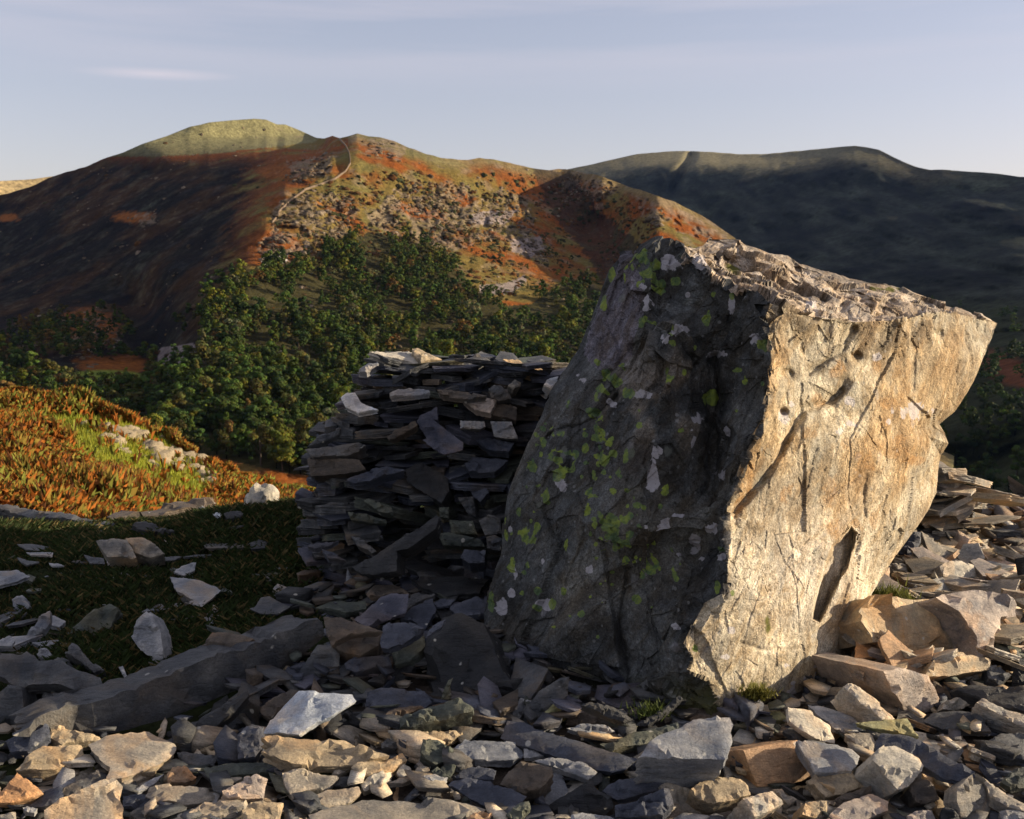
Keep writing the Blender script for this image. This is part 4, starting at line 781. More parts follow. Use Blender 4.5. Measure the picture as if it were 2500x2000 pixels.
    wl = tb([(215, 1240, 48, 70), (825, 975, 34, 34), (505, 925, 28, 34), (330, 1020, 40, 60), (1365, 690, 60, 50), (1470, 850, 40, 26), (1570, 800, 40, 50), (1610, 890, 30, 20), (1330, 650, 60, 30), (1470, 570, 80, 24), (1700, 690, 60, 40), (1760, 890, 34, 30), (1590, 80, 30, 44), (520, 1230, 34, 50), (1405, 1370, 44, 30), (1200, 690, 18, 18), (290, 1150, 30, 30), (1820, 1400, 36, 30), (290, 700, 20, 26), (1740, 310, 40, 40), (1300, 150, 60, 50), (1270, 300, 40, 110), (620, 380, 40, 50), (590, 330, 30, 40)])
    wl += tb([(1270, 570, 34, 40), (1520, 490, 22, 22), (1470, 730, 80, 34), (1360, 770, 40, 56), (770, 1080, 46, 46), (1620, 1360, 44, 50), (1780, 1450, 22, 24), (1570, 1430, 18, 18), (1590, 1530, 30, 50), (1400, 280, 70, 60), (1600, 260, 50, 60), (1240, 460, 50, 40), (1990, 790, 50, 40), (1720, 900, 60, 30), (1800, 560, 24, 90), (1190, 1180, 60, 40), (950, 1230, 40, 30)], 1150, 550)
    wl += tb([(455, 1065, 46, 40), (920, 1110, 44, 56), (1380, 1020, 150, 60), (650, 270, 60, 30), (930, 950, 44, 40), (520, 970, 30, 26), (1120, 640, 40, 40), (840, 1160, 40, 36), (1190, 1090, 24, 24)], 1750, 650)
    wl += tb([(95, 395, 34, 32), (490, 820, 60, 40), (610, 730, 50, 36), (780, 680, 40, 28), (690, 650, 40, 24), (450, 640, 30, 20), (790, 800, 36, 40), (50, 580, 40, 24), (500, 760, 26, 20), (640, 830, 50, 30)], 1750, 1400)
    rl = tb([(890, 1240, 50, 46), (1200, 1250, 130, 60), (1380, 1360, 100, 26), (1180, 960, 90, 50), (850, 730, 60, 60), (1120, 700, 50, 60), (500, 1600, 60, 70), (700, 950, 50, 50), (640, 1180, 60, 60)], 1750, 650)
    rl += [(1950 + x * .2551, 1050 + y * .2551, a * .2551, b * .2551) for x, y, a, b in ((700, 850, 100, 110), (350, 960, 110, 100), (1130, 290, 90, 40), (900, 200, 160, 70), (440, 90, 50, 60), (620, 300, 90, 130), (300, 600, 60, 160), (560, 900, 60, 60))] + [(1500, 1400, 0, 0)][:0] + [(1810, 1210, 12, 60), (1830, 1180, 14, 40)]
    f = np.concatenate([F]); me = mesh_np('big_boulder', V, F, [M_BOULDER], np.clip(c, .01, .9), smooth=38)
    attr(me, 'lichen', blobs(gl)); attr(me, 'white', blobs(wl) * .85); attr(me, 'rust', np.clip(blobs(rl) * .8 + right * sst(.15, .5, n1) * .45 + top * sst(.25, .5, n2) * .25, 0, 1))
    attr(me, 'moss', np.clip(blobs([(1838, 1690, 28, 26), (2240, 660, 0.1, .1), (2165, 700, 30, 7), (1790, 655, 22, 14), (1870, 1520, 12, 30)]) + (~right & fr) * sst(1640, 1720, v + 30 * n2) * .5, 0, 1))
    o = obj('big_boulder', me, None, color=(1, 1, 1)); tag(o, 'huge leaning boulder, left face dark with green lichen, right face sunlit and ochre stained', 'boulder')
build_boulder()

# ------------------------------------------------------------------ slates and stones
def slab_geo(poly, thick, seed, res=.02, rough=1.0, facet=.35, under=.92, strata=True):
    """irregular cleaved slab from an outline in its own plane (metres), top at z=0, body below"""
    r = np.random.default_rng(seed); poly = np.array(poly, float); area = 0
    x, y = poly[:, 0], poly[:, 1]; area = .5 * np.sum(x * np.roll(y, -1) - np.roll(x, -1) * y)
    if area < 0: poly = poly[::-1]
    size = math.sqrt(abs(area)); o = []
    n = len(poly)
    for k in range(n):
        a, b = poly[k], poly[(k + 1) % n]; l = np.linalg.norm(b - a); m = max(1, int(l / res)); t = np.arange(m) / m; p = a + (b - a) * t[:, None]; nr = np.array([b[1] - a[1], a[0] - b[0]]) / (l + 1e-9)
        q = np.stack([p[:, 0] / size * 3.5, p[:, 1] / size * 3.5, np.full(m, seed * 1.7)], -1); w = .024 * size * fbm(q, 3, 5) * rough + .016 * size * facets(q * 2.6, 7, .8) * rough
        o.append(p + nr * (w * np.clip(np.minimum(t, 1 - t) * 6 + .25, 0, 1))[:, None])
    o = np.concatenate(o); m = len(o)
    lo, hi = poly.min(0), poly.max(0); step = res * 1.5; gx, gy = np.meshgrid(np.arange(lo[0], hi[0], step), np.arange(lo[1], hi[1], step)); g = np.stack([gx.ravel(), gy.ravel()], -1) + r.uniform(-.3, .3, (gx.size, 2)) * step
    if len(g):
        ins = inpoly(g[:, 0], g[:, 1], [tuple(p) for p in o]); g = g[ins]
        if len(g): g = g[segdist(g[:, 0], g[:, 1], [tuple(p) for p in o] + [tuple(o[0])]) > step * .6]
    al = np.concatenate([o, g]) if len(g) else o
    res_ = geometry.delaunay_2d_cdt([Vector(p) for p in al], [(i, (i + 1) % m) for i in range(m)], [], 1, 1e-6)
    V2 = np.array([[p.x, p.y] for p in res_[0]]); T = np.array([f for f in res_[2] if len(f) == 3])
    if len(V2) != len(al): # outline crossed itself: drop the roughness
        if rough > 0: return slab_geo(poly, thick, seed, res, 0, facet, under, strata)
    a3 = V2[T]; ar = (a3[:, 1, 0] - a3[:, 0, 0]) * (a3[:, 2, 1] - a3[:, 0, 1]) - (a3[:, 1, 1] - a3[:, 0, 1]) * (a3[:, 2, 0] - a3[:, 0, 0]); T = np.where((ar < 0)[:, None], T[:, ::-1], T)
    dE = segdist(V2[:, 0], V2[:, 1], [tuple(p) for p in o] + [tuple(o[0])])
    q = np.concatenate([V2 / size, np.full((len(V2), 1), seed * 3.1)], 1); th = max(thick, .012)
    z = facet * min(th, .035) * (facets(q * np.array([1.3, 1.9, 1]), 11, .9) * .9 + .2 * facets(q * 5, 13, .8)) + .06 * min(th, .04) * fbm(q * 9, 3, 15) - .18 * min(th, .03) * sst(.02 * size, 0, dE)
    z = z - z.max() * .5; nT = len(V2); rings = max(3, min(9, int(thick / .009))) if strata else 4; VV = [np.column_stack([V2, z])]; cen = V2[:m].mean(0); ang = np.linspace(0, 1, m, endpoint=False)
    for k in range(1, rings + 1):
        f = k / rings; zz = -th * f + np.zeros(m) + z[:m] * (1 - f); s = 1 - (1 - under) * f + .02 * r.normal()
        qq = np.column_stack([o / size * 3.5, np.full(m, seed + k * 2.7)]); w = .05 * fbm(qq, 3, 19) + (.035 * facets(qq * 2, 23, .6) if strata else 0)
        rad = o - cen; VV.append(np.column_stack([cen + rad * (s + w * min(1, thick / size * 3 + .25))[:, None], zz]))
    T2 = [T]; 
    for k in range(rings):
        a = (0 if k == 0 else nT + (k - 1) * m) + np.arange(m); b = nT + k * m + np.arange(m); j = np.roll(np.arange(m), -1); a2 = a[j] ; b2 = b[j]
        T2 += [np.stack([a, b, b2], 1), np.stack([a, b2, a2], 1)]
    # flat underside
    last = nT + (rings - 1) * m; VV.append([[*cen, -th * 1.02]]); ci = nT + rings * m; i = np.arange(m); T2.append(np.stack([last + i, np.full(m, ci), last + np.roll(i, -1)], 1))
    return np.concatenate(VV), np.concatenate(T2)
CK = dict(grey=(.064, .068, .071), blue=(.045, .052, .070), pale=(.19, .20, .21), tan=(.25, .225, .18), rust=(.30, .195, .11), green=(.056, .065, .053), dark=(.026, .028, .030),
          brown=(.078, .064, .049), ochre=(.27, .22, .145), pink=(.28, .24, .205), cream=(.33, .31, .26), olive=(.20, .20, .10), purple=(.062, .065, .086), white=(.34, .375, .41))  # own slate hues, with sun and shade worked into the pale and dark ones
NSTONE = [0]; TRACED = []
def plane_stone(uv, tc=0, tr=0, thick=.04, col='grey', label='', lift=None, name='slate_slab', plane=None, cat='slate', group=None, rough=1.0, facet=.35, under=.92, parent=None, Y=None, res=None, mat=None, kind=None):
    """outline traced on the photograph laid on a real plane (tc: tilt to camera, tr: tilt to the right) and given thickness"""
    thick = thick * (.62 if name == 'slate_slab' and thick < .15 else 1); NSTONE[0] += 1; TRACED.append([tuple(p) for p in uv]); uv = np.array(uv, float); d = rays(uv[:, 0], uv[:, 1]); c0 = np.array([0, 0, CAMZ])
    if plane is not None:
        a, b, c = [P(*p) for p in plane]; n = np.cross(b - a, c - a); n /= np.linalg.norm(n); n = n if n @ (a - c0) < 0 else -n; p0 = a
    else:
        n = np.array([math.sin(R(tr)), -math.sin(R(tc)), 0]); n[2] = math.sqrt(max(.02, 1 - n[0] ** 2 - n[1] ** 2)); n /= np.linalg.norm(n)
        k = int(np.argmax(uv[:, 1])); lf = (thick * .75 + (.03 if name == 'slate_slab' else 0) if tc < 45 else .01) if lift is None else lift
        if Y is None:
            y = 3.0
            for _ in range(12):
                p = P(uv[k, 0], uv[k, 1], y); gz = float(near_z(p[0], y)) + lf; t = (gz - CAMZ) / d[k][2]; y = .5 * y + .5 * float(np.clip(t * d[k][1], 1.2, 9))
        else: y = Y
        p0 = P(uv[k, 0], uv[k, 1], y)
    t = ((p0 - c0) @ n) / (d @ n); W = c0 + d * t[:, None]
    cen = W.mean(0); ax = np.cross(n, [0, 1, 0]); ax = ax / np.linalg.norm(ax) if np.linalg.norm(ax) > .1 else np.array([1., 0, 0]); ay = np.cross(n, ax)
    q = W - cen; p2 = np.stack([q @ ax, q @ ay], -1); sz = math.sqrt(abs(.5 * np.sum(p2[:, 0] * np.roll(p2[:, 1], -1) - np.roll(p2[:, 0], -1) * p2[:, 1])))
    V, F = slab_geo(p2, thick, NSTONE[0] * 7 + 3, res or float(np.clip(sz / 15, .005, .022)), rough, facet, under)
    M = np.stack([ax, ay, n], 1); V = V @ M.T
    rr = random.Random(NSTONE[0] * 31); cc = np.array(CK[col]) * rr.uniform(.9, 1.12)
    me = mesh_np(name, V, F, [mat or M_SLATE], smooth=28); o = obj(name, me, parent, tuple(cen), color=tuple(cc))
    if parent is None: tag(o, label, cat, group)
    return o
TILES = {1: (0, 1400, .3479), 2: (600, 1400, .3479), 3: (1200, 1400, .3479), 4: (1750, 1400, .3479), 5: (0, 800, .3711), 6: (650, 800, .3479), 7: (1950, 1050, .2551), 0: (0, 0, 1)}
def S(tile, pts, label, col='grey', tc=0, tr=0, th=.04, **k):
    ox, oy, s = TILES[tile]; return plane_stone([(ox + x * s, oy + y * s) for x, y in pts], tc, tr, th, col, label, **k)

# --- stones in the shaded grass and on the left
S(0, [(30, 1795), (110, 1752), (190, 1733), (300, 1695), (440, 1643), (574, 1595), (700, 1552), (770, 1520), (795, 1528), (798, 1560), (755, 1608), (690, 1650), (600, 1692), (480, 1745), (370, 1786), (250, 1795), (130, 1800)], 'very long dark slate beam lying diagonally across the shaded ground', 'grey', th=.16, plane=[(250, 1795, 2.95), (760, 1608, 3.46), (440, 1643, 3.13)], name='slate_beam', facet=1.0, rough=2.0)
S(1, [(1320, 1110), (1400, 1010), (1560, 920), (1730, 812), (1737, 850), (1640, 960), (1500, 1075), (1400, 1140)], 'thin dark slat lying in the shadow under the long slate beam', 'dark', 40, -5, .05, name='slate_beam')
S(1, [(910, 440), (950, 330), (1015, 262), (1060, 290), (1110, 400), (1135, 520), (1140, 590), (1080, 680), (1060, 590), (980, 540)], 'pointed grey stone standing upright in the shaded grass', 'pale', 62, -8, .10, name='standing_stone', cat='stone')
S(1, [(450, 425), (560, 330), (650, 255), (760, 205), (825, 235), (790, 320), (775, 370), (700, 430), (520, 445)], 'grey green stone with a lichen ring and hooked top in the grass', 'green', 50, 0, .09, name='field_stone', cat='stone')
S(1, [(170, 430), (220, 370), (270, 290), (345, 250), (340, 320), (290, 400), (220, 435)], 'small pale pointed stone in grass left of the hooked stone', 'pale', 40, 0, .05, name='field_stone', cat='stone')
S(1, [(80, 180), (110, 155), (155, 150), (210, 230), (180, 260), (130, 275), (90, 250)], 'small rounded whitish stone near the left edge of the grass', 'pale', 50, 0, .09, name='field_stone', cat='stone', facet=.2)
S(1, [(1240, 700), (1300, 640), (1360, 570), (1430, 480), (1490, 410), (1610, 410), (1720, 430), (1775, 450), (1700, 490), (1550, 570), (1380, 660)], 'brownish grey slab leaning behind the upper edge of the long beam', 'brown', 38, -6, .07)
S(1, [(450, 550), (500, 480), (545, 500), (590, 560), (640, 610), (725, 660), (650, 680), (560, 600)], 'pale streaked wedge of stone at the grass edge', 'grey', 30, 0, .08, name='field_stone', cat='stone')
S(1, [(-60, 530), (60, 540), (140, 560), (175, 525), (215, 560), (265, 600), (420, 590), (520, 650), (690, 710), (740, 820), (690, 845), (560, 830), (400, 770), (290, 770), (130, 790), (20, 715), (-60, 690)], 'large dark grey slab with a pale lichen spot at the left edge', 'grey', 36, 0, .12, facet=.5)
S(1, [(-40, 870), (50, 780), (140, 790), (155, 980), (195, 1020), (180, 1060), (-40, 1065)], 'upright dark grey block in the lower left corner of the shade', 'grey', 60, 0, .12, name='stone_block', cat='stone')
S(1, [(280, 850), (300, 825), (410, 835), (525, 850), (505, 900), (400, 970), (290, 1025)], 'four sided grey block beside the lower end of the long beam', 'grey', 48, 0, .14, name='stone_block', cat='stone')
S(1, [(150, 730), (215, 725), (300, 790), (290, 830), (260, 850), (240, 940), (160, 930)], 'dark stone wedged between the two grey blocks', 'dark', 50, 0, .1, name='stone_block', cat='stone')
S(1, [(1190, 15), (1400, 40), (1550, 100), (1500, 160), (1420, 225), (1290, 200), (1360, 182), (1240, 120)], 'pale ribbed slab lying flat in the shaded grass', 'pale', 4, 0, .035)
S(1, [(1750, 240), (1790, 220), (1830, 160), (1890, 150), (1980, 205), (2040, 230), (1950, 280), (1820, 270)], 'grey slab half sunk in grass below the foot of the wall', 'grey', 8, 0, .03)
S(1, [(255, 560), (285, 515), (320, 510), (370, 570), (350, 590), (300, 590)], 'small blue grey stone above the large dark slab', 'pale', 25, 0, .05, name='field_stone', cat='stone')
S(1, [(370, 600), (400, 570), (480, 600), (525, 655), (420, 640)], 'dark grey stone tucked behind the large dark slab', 'grey', 25, 0, .05, name='field_stone', cat='stone')
S(1, [(-20, 470), (60, 430), (105, 460), (80, 500), (-20, 500)], 'small pale slate at the left edge above the large slab', 'pale', 15, 0, .03)
S(1, [(830, 650), (860, 645), (900, 740), (880, 745)], 'narrow pale sliver of stone in grass above the beam', 'pale', 20, 0, .02)
S(1, [(860, 800), (900, 785), (940, 800), (900, 825), (865, 822)], 'little pale chip beside the upper edge of the beam', 'pale', 10, 0, .02)
S(5, [(630, 1400), (660, 1385), (830, 1382), (860, 1430), (890, 1490), (870, 1502), (700, 1500), (640, 1420)], 'left half of the split brown grey block on the turf', 'tan', 42, 6, .14, name='stone_block', cat='stone', facet=.5)
S(5, [(825, 1378), (940, 1370), (1020, 1420), (1082, 1472), (990, 1500), (890, 1475)], 'right half of the split brown grey block on the turf', 'tan', 40, 10, .13, name='stone_block', cat='stone', facet=.5)
S(5, [(1140, 1600), (1190, 1560), (1290, 1530), (1280, 1590), (1210, 1622)], 'small pale slate above the pale ribbed slab', 'pale', 6, 0, .03)
S(5, [(110, 1422), (200, 1418), (345, 1440), (250, 1462), (170, 1455)], 'flat blue grey slate flush with the grass, uppermost on the left', 'grey', 0, 0, .02)
S(5, [(170, 1475), (350, 1472), (345, 1500), (200, 1492)], 'thin strip of slate in grass under the uppermost flat one', 'pale', 0, 0, .02)
S(5, [(550, 1490), (680, 1510), (690, 1545), (590, 1540)], 'flat slate just left below the split brown block', 'grey', 0, 0, .03)
S(5, [(700, 1522), (860, 1515), (790, 1562), (705, 1545)], 'flat pale slate directly below the split brown block', 'pale', 0, 0, .03)
S(5, [(1000, 1512), (1080, 1500), (1195, 1500), (1140, 1525), (1015, 1528)], 'thin slate protruding right under the split brown block', 'grey', 0, 0, .03)
S(5, [(-60, 1600), (60, 1590), (115, 1592), (195, 1625), (100, 1660), (-60, 1700)], 'wide pale slab cut by the left edge of the view', 'pale', 4, 0, .04)
S(5, [(110, 1505), (160, 1520), (260, 1540), (180, 1560), (140, 1540)], 'flat weathered slate on the left turf, left of two small chips', 'grey', 0, 0, .02)
S(5, [(320, 1545), (400, 1553), (425, 1562), (340, 1562)], 'tiny slate chip in the left turf', 'pale', 0, 0, .015)
S(5, [(1340, 1425), (1400, 1410), (1640, 1412), (1620, 1440), (1360, 1447)], 'long flat slate at the foot of the turfy hump', 'grey', 0, 0, .03)
S(5, [(1640, 1410), (1700, 1380), (1760, 1400), (1740, 1440), (1650, 1450)], 'dark slate in grass between the hump and the wall', 'dark', 5, 0, .04)
S(5, [(1400, 1225), (1420, 1208), (1445, 1212), (1462, 1235), (1420, 1243)], 'white pebble on the shaded turfy hump', 'white', 30, 0, .04, name='field_stone', cat='stone')
S(5, [(1300, 1180), (1330, 1167), (1358, 1185), (1330, 1190)], 'pale chip near the top of the turfy hump', 'pale', 20, 0, .03, name='field_stone', cat='stone')
S(5, [(-80, 1150), (60, 1160), (180, 1175), (330, 1200), (450, 1215), (600, 1250), (720, 1280), (830, 1325), (770, 1342), (600, 1310), (480, 1265), (350, 1250), (180, 1215), (60, 1185), (-80, 1170)], 'long pale outcrop of bedrock along the edge of the turf', 'grey', 2, -3, .10, name='rock_outcrop', cat='rock', facet=1.0, rough=2.4, lift=.0)
S(5, [(700, 1235), (800, 1195), (960, 1180), (1100, 1150), (1170, 1130), (1280, 1118), (1400, 1128), (1430, 1140), (1300, 1165), (1180, 1180), (1100, 1200), (900, 1215), (740, 1255)], 'pale rock crest catching sun beside the white boulder', 'brown', 2, 4, .06, name='rock_outcrop', cat='rock', facet=1.0, rough=2.2, lift=.0)
S(5, [(850, 1290), (960, 1280), (1060, 1290), (1160, 1320), (1060, 1330), (900, 1310)], 'dark low outcrop under the rock crest', 'dark', 5, 0, .06, name='rock_outcrop', cat='rock', facet=.6)
S(5, [(1470, 1215), (1560, 1195), (1600, 1210), (1580, 1240), (1490, 1245)], 'dark rounded stone in the shaded flank of the hump', 'dark', 15, 0, .06, name='field_stone', cat='stone')

# --- shaded rubble below the wall
W2 = 'below the ruined wall'
S(2, [(840, 120), (900, 75), (1000, 70), (1080, 90), (1150, 125), (1140, 150), (1100, 130), (950, 150), (870, 150)], 'brown edged slate topping the pile under the wall', 'brown', 10, 0, .05, lift=.12)
S(2, [(760, 315), (850, 240), (930, 160), (1020, 130), (1140, 130), (1140, 190), (1120, 265), (1010, 290), (930, 320), (850, 370)], 'broad purple grey slate on the pile under the wall', 'purple', 16, -4, .05, lift=.08)
S(2, [(1080, 315), (1140, 250), (1200, 200), (1310, 168), (1335, 250), (1300, 300), (1255, 380), (1160, 315)], 'blue slate right of the broad purple one on the pile', 'blue', 18, -4, .05, lift=.07)
S(2, [(480, 218), (570, 182), (840, 182), (848, 232), (700, 262)], 'flat greenish slate at the left end of the pile under the wall', 'green', 4, 0, .06)
S(2, [(1430, 240), (1500, 200), (1620, 155), (1692, 192), (1690, 272), (1500, 282)], 'blue slate touching the left foot of the big boulder', 'blue', 14, 0, .06, lift=.1)
S(2, [(1150, 25), (1400, 15), (1700, 22), (1640, 122), (1400, 146), (1250, 82)], 'wide dark slate lying in front of the wall opening', 'dark', 4, 0, .06, lift=.1)
S(2, [(1130, 175), (1190, 125), (1330, 140), (1200, 192), (1130, 235)], 'dark slate between the purple slab and the wide dark one', 'grey', 10, 0, .05, lift=.1)
S(2, [(1310, 205), (1380, 170), (1470, 175), (1440, 210), (1350, 225)], 'small blue slate beside the wide dark one', 'blue', 6, 0, .03, lift=.1)
S(2, [(600, 490), (740, 412), (900, 368), (960, 400), (930, 505), (800, 572), (655, 530)], 'rusty brown stone in the middle of the shaded pile', 'brown', 36, 4, .14, lift=.12, name='stone_block', cat='stone')
S(2, [(545, 290), (665, 285), (770, 330), (880, 370), (955, 392), (740, 410), (600, 482), (560, 400)], 'brown grey slab lying on top of the rusty brown stone', 'brown', 24, 0, .06, lift=.2)
S(2, [(690, 620), (760, 580), (880, 575), (1000, 572), (1022, 632), (860, 662), (770, 692), (705, 662)], 'blue grey block under the rusty brown stone', 'blue', 32, 0, .12, name='stone_block', cat='stone', lift=.08)
S(2, [(935, 470), (960, 350), (1020, 325), (1110, 320), (1250, 382), (1150, 450), (1070, 490), (1000, 518), (950, 510)], 'blue slate lobe hanging over the right of the shaded pile', 'blue', 30, -4, .07, lift=.18)
S(2, [(1018, 540), (1130, 470), (1250, 420), (1255, 500), (1150, 602), (1040, 632)], 'dark green grey stone under the blue lobe', 'green', 36, -8, .10, lift=.08)
S(2, [(1040, 640), (1150, 610), (1180, 650), (1060, 800), (960, 790)], 'dark stone leaning under the green grey one', 'dark', 45, -8, .10, lift=.0)
S(2, [(1262, 438), (1300, 372), (1400, 312), (1370, 372)], 'blue splinter leaning on the low dark boulder', 'blue', 30, -10, .03, lift=.25)
S(2, [(340, 752), (420, 610), (500, 500), (590, 498), (655, 562), (650, 642), (580, 730), (500, 812), (370, 802)], 'smooth grey slab propped up right of the long beam', 'grey', 52, -6, .08)
S(2, [(855, 745), (900, 700), (1000, 690), (960, 760)], 'small dark slate low in the shaded pile', 'dark', 20, 0, .05)
S(2, [(88, 935), (200, 860), (310, 800), (372, 812), (335, 870), (250, 940), (162, 1012), (110, 980)], 'brown slab half under the large bluish white slab', 'brown', 26, 0, .06)
S(2, [(115, 1110), (165, 1020), (280, 900), (370, 820), (560, 825), (740, 828), (768, 870), (680, 925), (600, 980), (480, 1040), (400, 1095), (365, 1115)], 'large bluish white slab with dark veins in the shade', 'white', 26, -8, .05, lift=.08)
S(2, [(830, 905), (850, 830), (950, 795), (1130, 812), (1250, 808), (1305, 890), (1250, 922), (1080, 930), (1000, 985), (900, 960)], 'indigo blue block right of the bluish white slab', 'blue', 30, -6, .12, lift=.05)
S(2, [(940, 1010), (1000, 960), (1070, 930), (1225, 918), (1255, 935), (1110, 985), (1085, 1045), (985, 1055)], 'tan brown slate in front of the indigo block', 'brown', 28, 0, .05)
S(2, [(1085, 1000), (1200, 945), (1320, 905), (1500, 870), (1590, 922), (1592, 952), (1450, 985), (1350, 1010), (1180, 1055), (1085, 1060)], 'rough grey green log shaped stone with blunt ends', 'green', 34, 0, .12, facet=.6, name='stone_block', cat='stone')
S(2, [(1368, 885), (1385, 830), (1420, 752), (1452, 735), (1430, 800), (1445, 885)], 'horn shaped stone splinter standing behind the log shaped stone', 'green', 70, 0, .04, lift=.08, name='stone_splinter', cat='stone')
S(2, [(600, 985), (700, 965), (832, 958), (872, 1042), (872, 1075), (735, 1100), (600, 1135)], 'dark squared block below the bluish white slab', 'dark', 46, 0, .14, name='stone_block', cat='stone')
S(2, [(730, 800), (810, 750), (830, 800), (820, 900), (770, 880)], 'dark pointed slate between the white slab and indigo block', 'grey', 60, -6, .04)
S(2, [(0, 1060), (120, 1070), (110, 1200), (60, 1280), (-60, 1290), (-60, 1130)], 'dark stone left of the streaked ochre slab', 'blue', 30, 0, .08)
S(3, [(235, 945), (340, 820), (480, 732), (545, 722), (535, 850), (490, 912), (400, 960), (330, 1052)], 'dark grey slab leaning on the front of the big boulder', 'grey', 56, -4, .08)
S(3, [(330, 1050), (380, 970), (440, 912), (495, 950), (530, 1022), (470, 1062), (400, 1085)], 'mossy dark stone beneath the leaning dark slab', 'olive', 50, 16, .10, name='field_stone', cat='stone')
S(3, [(520, 1060), (545, 980), (575, 930), (760, 978), (870, 1010), (945, 1052), (900, 1092), (700, 1080)], 'brown grey block at the foot of the big boulder', 'brown', 48, 5, .12, name='stone_block', cat='stone')
S(3, [(630, 912), (700, 888), (860, 928), (940, 970), (1003, 1005), (940, 1035), (790, 982)], 'arched dark slab above the brown grey block', 'dark', 34, 10, .06, lift=.12)
S(3, [(530, 1075), (640, 1050), (800, 1050), (872, 1102), (745, 1137), (590, 1095)], 'pale grey slate with a lit tip in front of the boulder foot', 'pale', 20, 12, .04)
S(3, [(1000, 1060), (1150, 970), (1320, 850), (1345, 868), (1240, 960), (1100, 1062)], 'thin dark stone bar pointing at the boulder edge', 'dark', 30, 0, .05)
S(3, [(1555, 940), (1560, 870), (1600, 760), (1655, 708), (1790, 720), (1800, 800), (1785, 930), (1660, 945)], 'upright light block at the front corner of the big boulder', 'tan', 58, 18, .12, name='stone_block', cat='stone', lift=.03)
S(3, [(1330, 960), (1400, 922), (1620, 930), (1685, 985), (1560, 1000), (1400, 1005)], 'dark brown slab between big boulder and speckled slab', 'brown', 14, 0, .05)
S(3, [(0, 940), (60, 950), (105, 972), (100, 1045), (40, 1092), (-30, 1085)], 'small dark block left of the pale sliver', 'dark', 50, 0, .08, name='stone_block', cat='stone')
S(3, [(125, 975), (200, 868), (282, 888), (240, 960), (180, 1035)], 'pale bluish sliver leaning between dark stones', 'pale', 45, -5, .04)
S(3, [(60, 1145), (85, 1080), (110, 1035), (205, 1040), (400, 1105), (570, 1152), (800, 1225), (1005, 1285), (1030, 1295), (940, 1370), (850, 1392), (740, 1372), (560, 1305), (370, 1250), (200, 1195)], 'very long blue slate running right from the pale sliver', 'blue', 22, -6, .05, lift=.06)
# --- scree in sun and half sun, lower left to lower middle
S(1, [(620, 1185), (700, 1150), (745, 1125), (830, 1105), (940, 1098), (1045, 1100), (1130, 1140), (1212, 1172), (1235, 1225), (1180, 1285), (1100, 1335), (980, 1380), (850, 1425), (745, 1420), (772, 1335), (700, 1290), (640, 1232)], 'large flat grey slab crossed by the straight shadow edge', 'tan', 3, 4, .05, lift=.07)
S(1, [(340, 1110), (380, 1060), (450, 1065), (560, 1095), (700, 1130), (715, 1150), (600, 1158), (500, 1165), (440, 1185)], 'ochre topped stone at the lower end of the long beam', 'ochre', 12, 16, .08)
S(1, [(30, 1150), (120, 1100), (330, 1045), (345, 1110), (280, 1160), (180, 1222), (60, 1232)], 'dark streaked slab left of the ochre topped stone', 'blue', 16, -6, .07)
S(1, [(110, 1345), (200, 1265), (300, 1200), (450, 1190), (572, 1200), (588, 1250), (500, 1300), (400, 1352), (230, 1360)], 'ochre brown block with a crumbly front, left scree', 'ochre', 14, 12, .09)
S(1, [(-60, 1590), (20, 1500), (120, 1380), (210, 1450), (305, 1530), (240, 1562), (80, 1600)], 'triangular reddish brown slab in the lower left corner', 'rust', 26, 14, .06)
S(1, [(310, 1650), (420, 1570), (560, 1520), (700, 1450), (800, 1408), (862, 1470), (840, 1560), (868, 1640), (870, 1800), (330, 1800)], 'large orange tan slab with pointed top at the bottom edge', 'tan', 32, 16, .08)
S(1, [(410, 1512), (540, 1440), (690, 1370), (712, 1450), (600, 1500), (480, 1555)], 'grey slate behind the large orange tan slab', 'grey', 12, 4, .04)
S(1, [(190, 1610), (220, 1582), (300, 1510), (430, 1480), (440, 1540), (390, 1602), (300, 1625)], 'blue slate left of the large orange tan slab', 'blue', 10, -8, .04)
S(1, [(1020, 1525), (1065, 1490), (1250, 1460), (1400, 1478), (1560, 1500), (1565, 1560), (1300, 1592), (1100, 1582)], 'broad pale tan slab with a patch of grit on it', 'tan', 4, 6, .05)
S(1, [(1560, 1520), (1640, 1470), (1740, 1420), (1800, 1395), (1882, 1440), (1862, 1500), (1852, 1562), (1700, 1570), (1600, 1560)], 'pinkish tan block with a knobbed upper corner', 'pink', 30, 16, .09, name='stone_block', cat='stone')
S(1, [(1490, 1432), (1560, 1420), (1720, 1425), (1620, 1480), (1540, 1490)], 'light slab left of the knobbed pinkish block', 'tan', 6, 8, .03)
S(1, [(1270, 1685), (1360, 1620), (1440, 1580), (1600, 1575), (1745, 1592), (1722, 1652), (1600, 1672), (1400, 1690)], 'long light grey slab near the bottom edge, left of centre', 'tan', 8, 6, .05)
S(1, [(910, 1660), (965, 1628), (1100, 1610), (1245, 1598), (1255, 1622), (1110, 1700), (970, 1732)], 'grey slab right of the large orange tan one', 'grey', 10, 6, .04)
S(1, [(1425, 1362), (1500, 1325), (1605, 1308), (1800, 1300), (1985, 1312), (1955, 1382), (1700, 1392), (1460, 1422)], 'long greenish slab with its left end in the sun', 'green', 12, 0, .06)
S(1, [(855, 1540), (1010, 1530), (1145, 1600), (1000, 1632), (860, 1630)], 'dark flaky slab between the orange tan and broad tan slabs', 'blue', 12, -6, .05)
S(1, [(1740, 1605), (1850, 1590), (1992, 1590), (1965, 1690), (1900, 1800), (1720, 1780), (1700, 1665)], 'brown tan slab right of the long light grey one', 'ochre', 20, 10, .08)
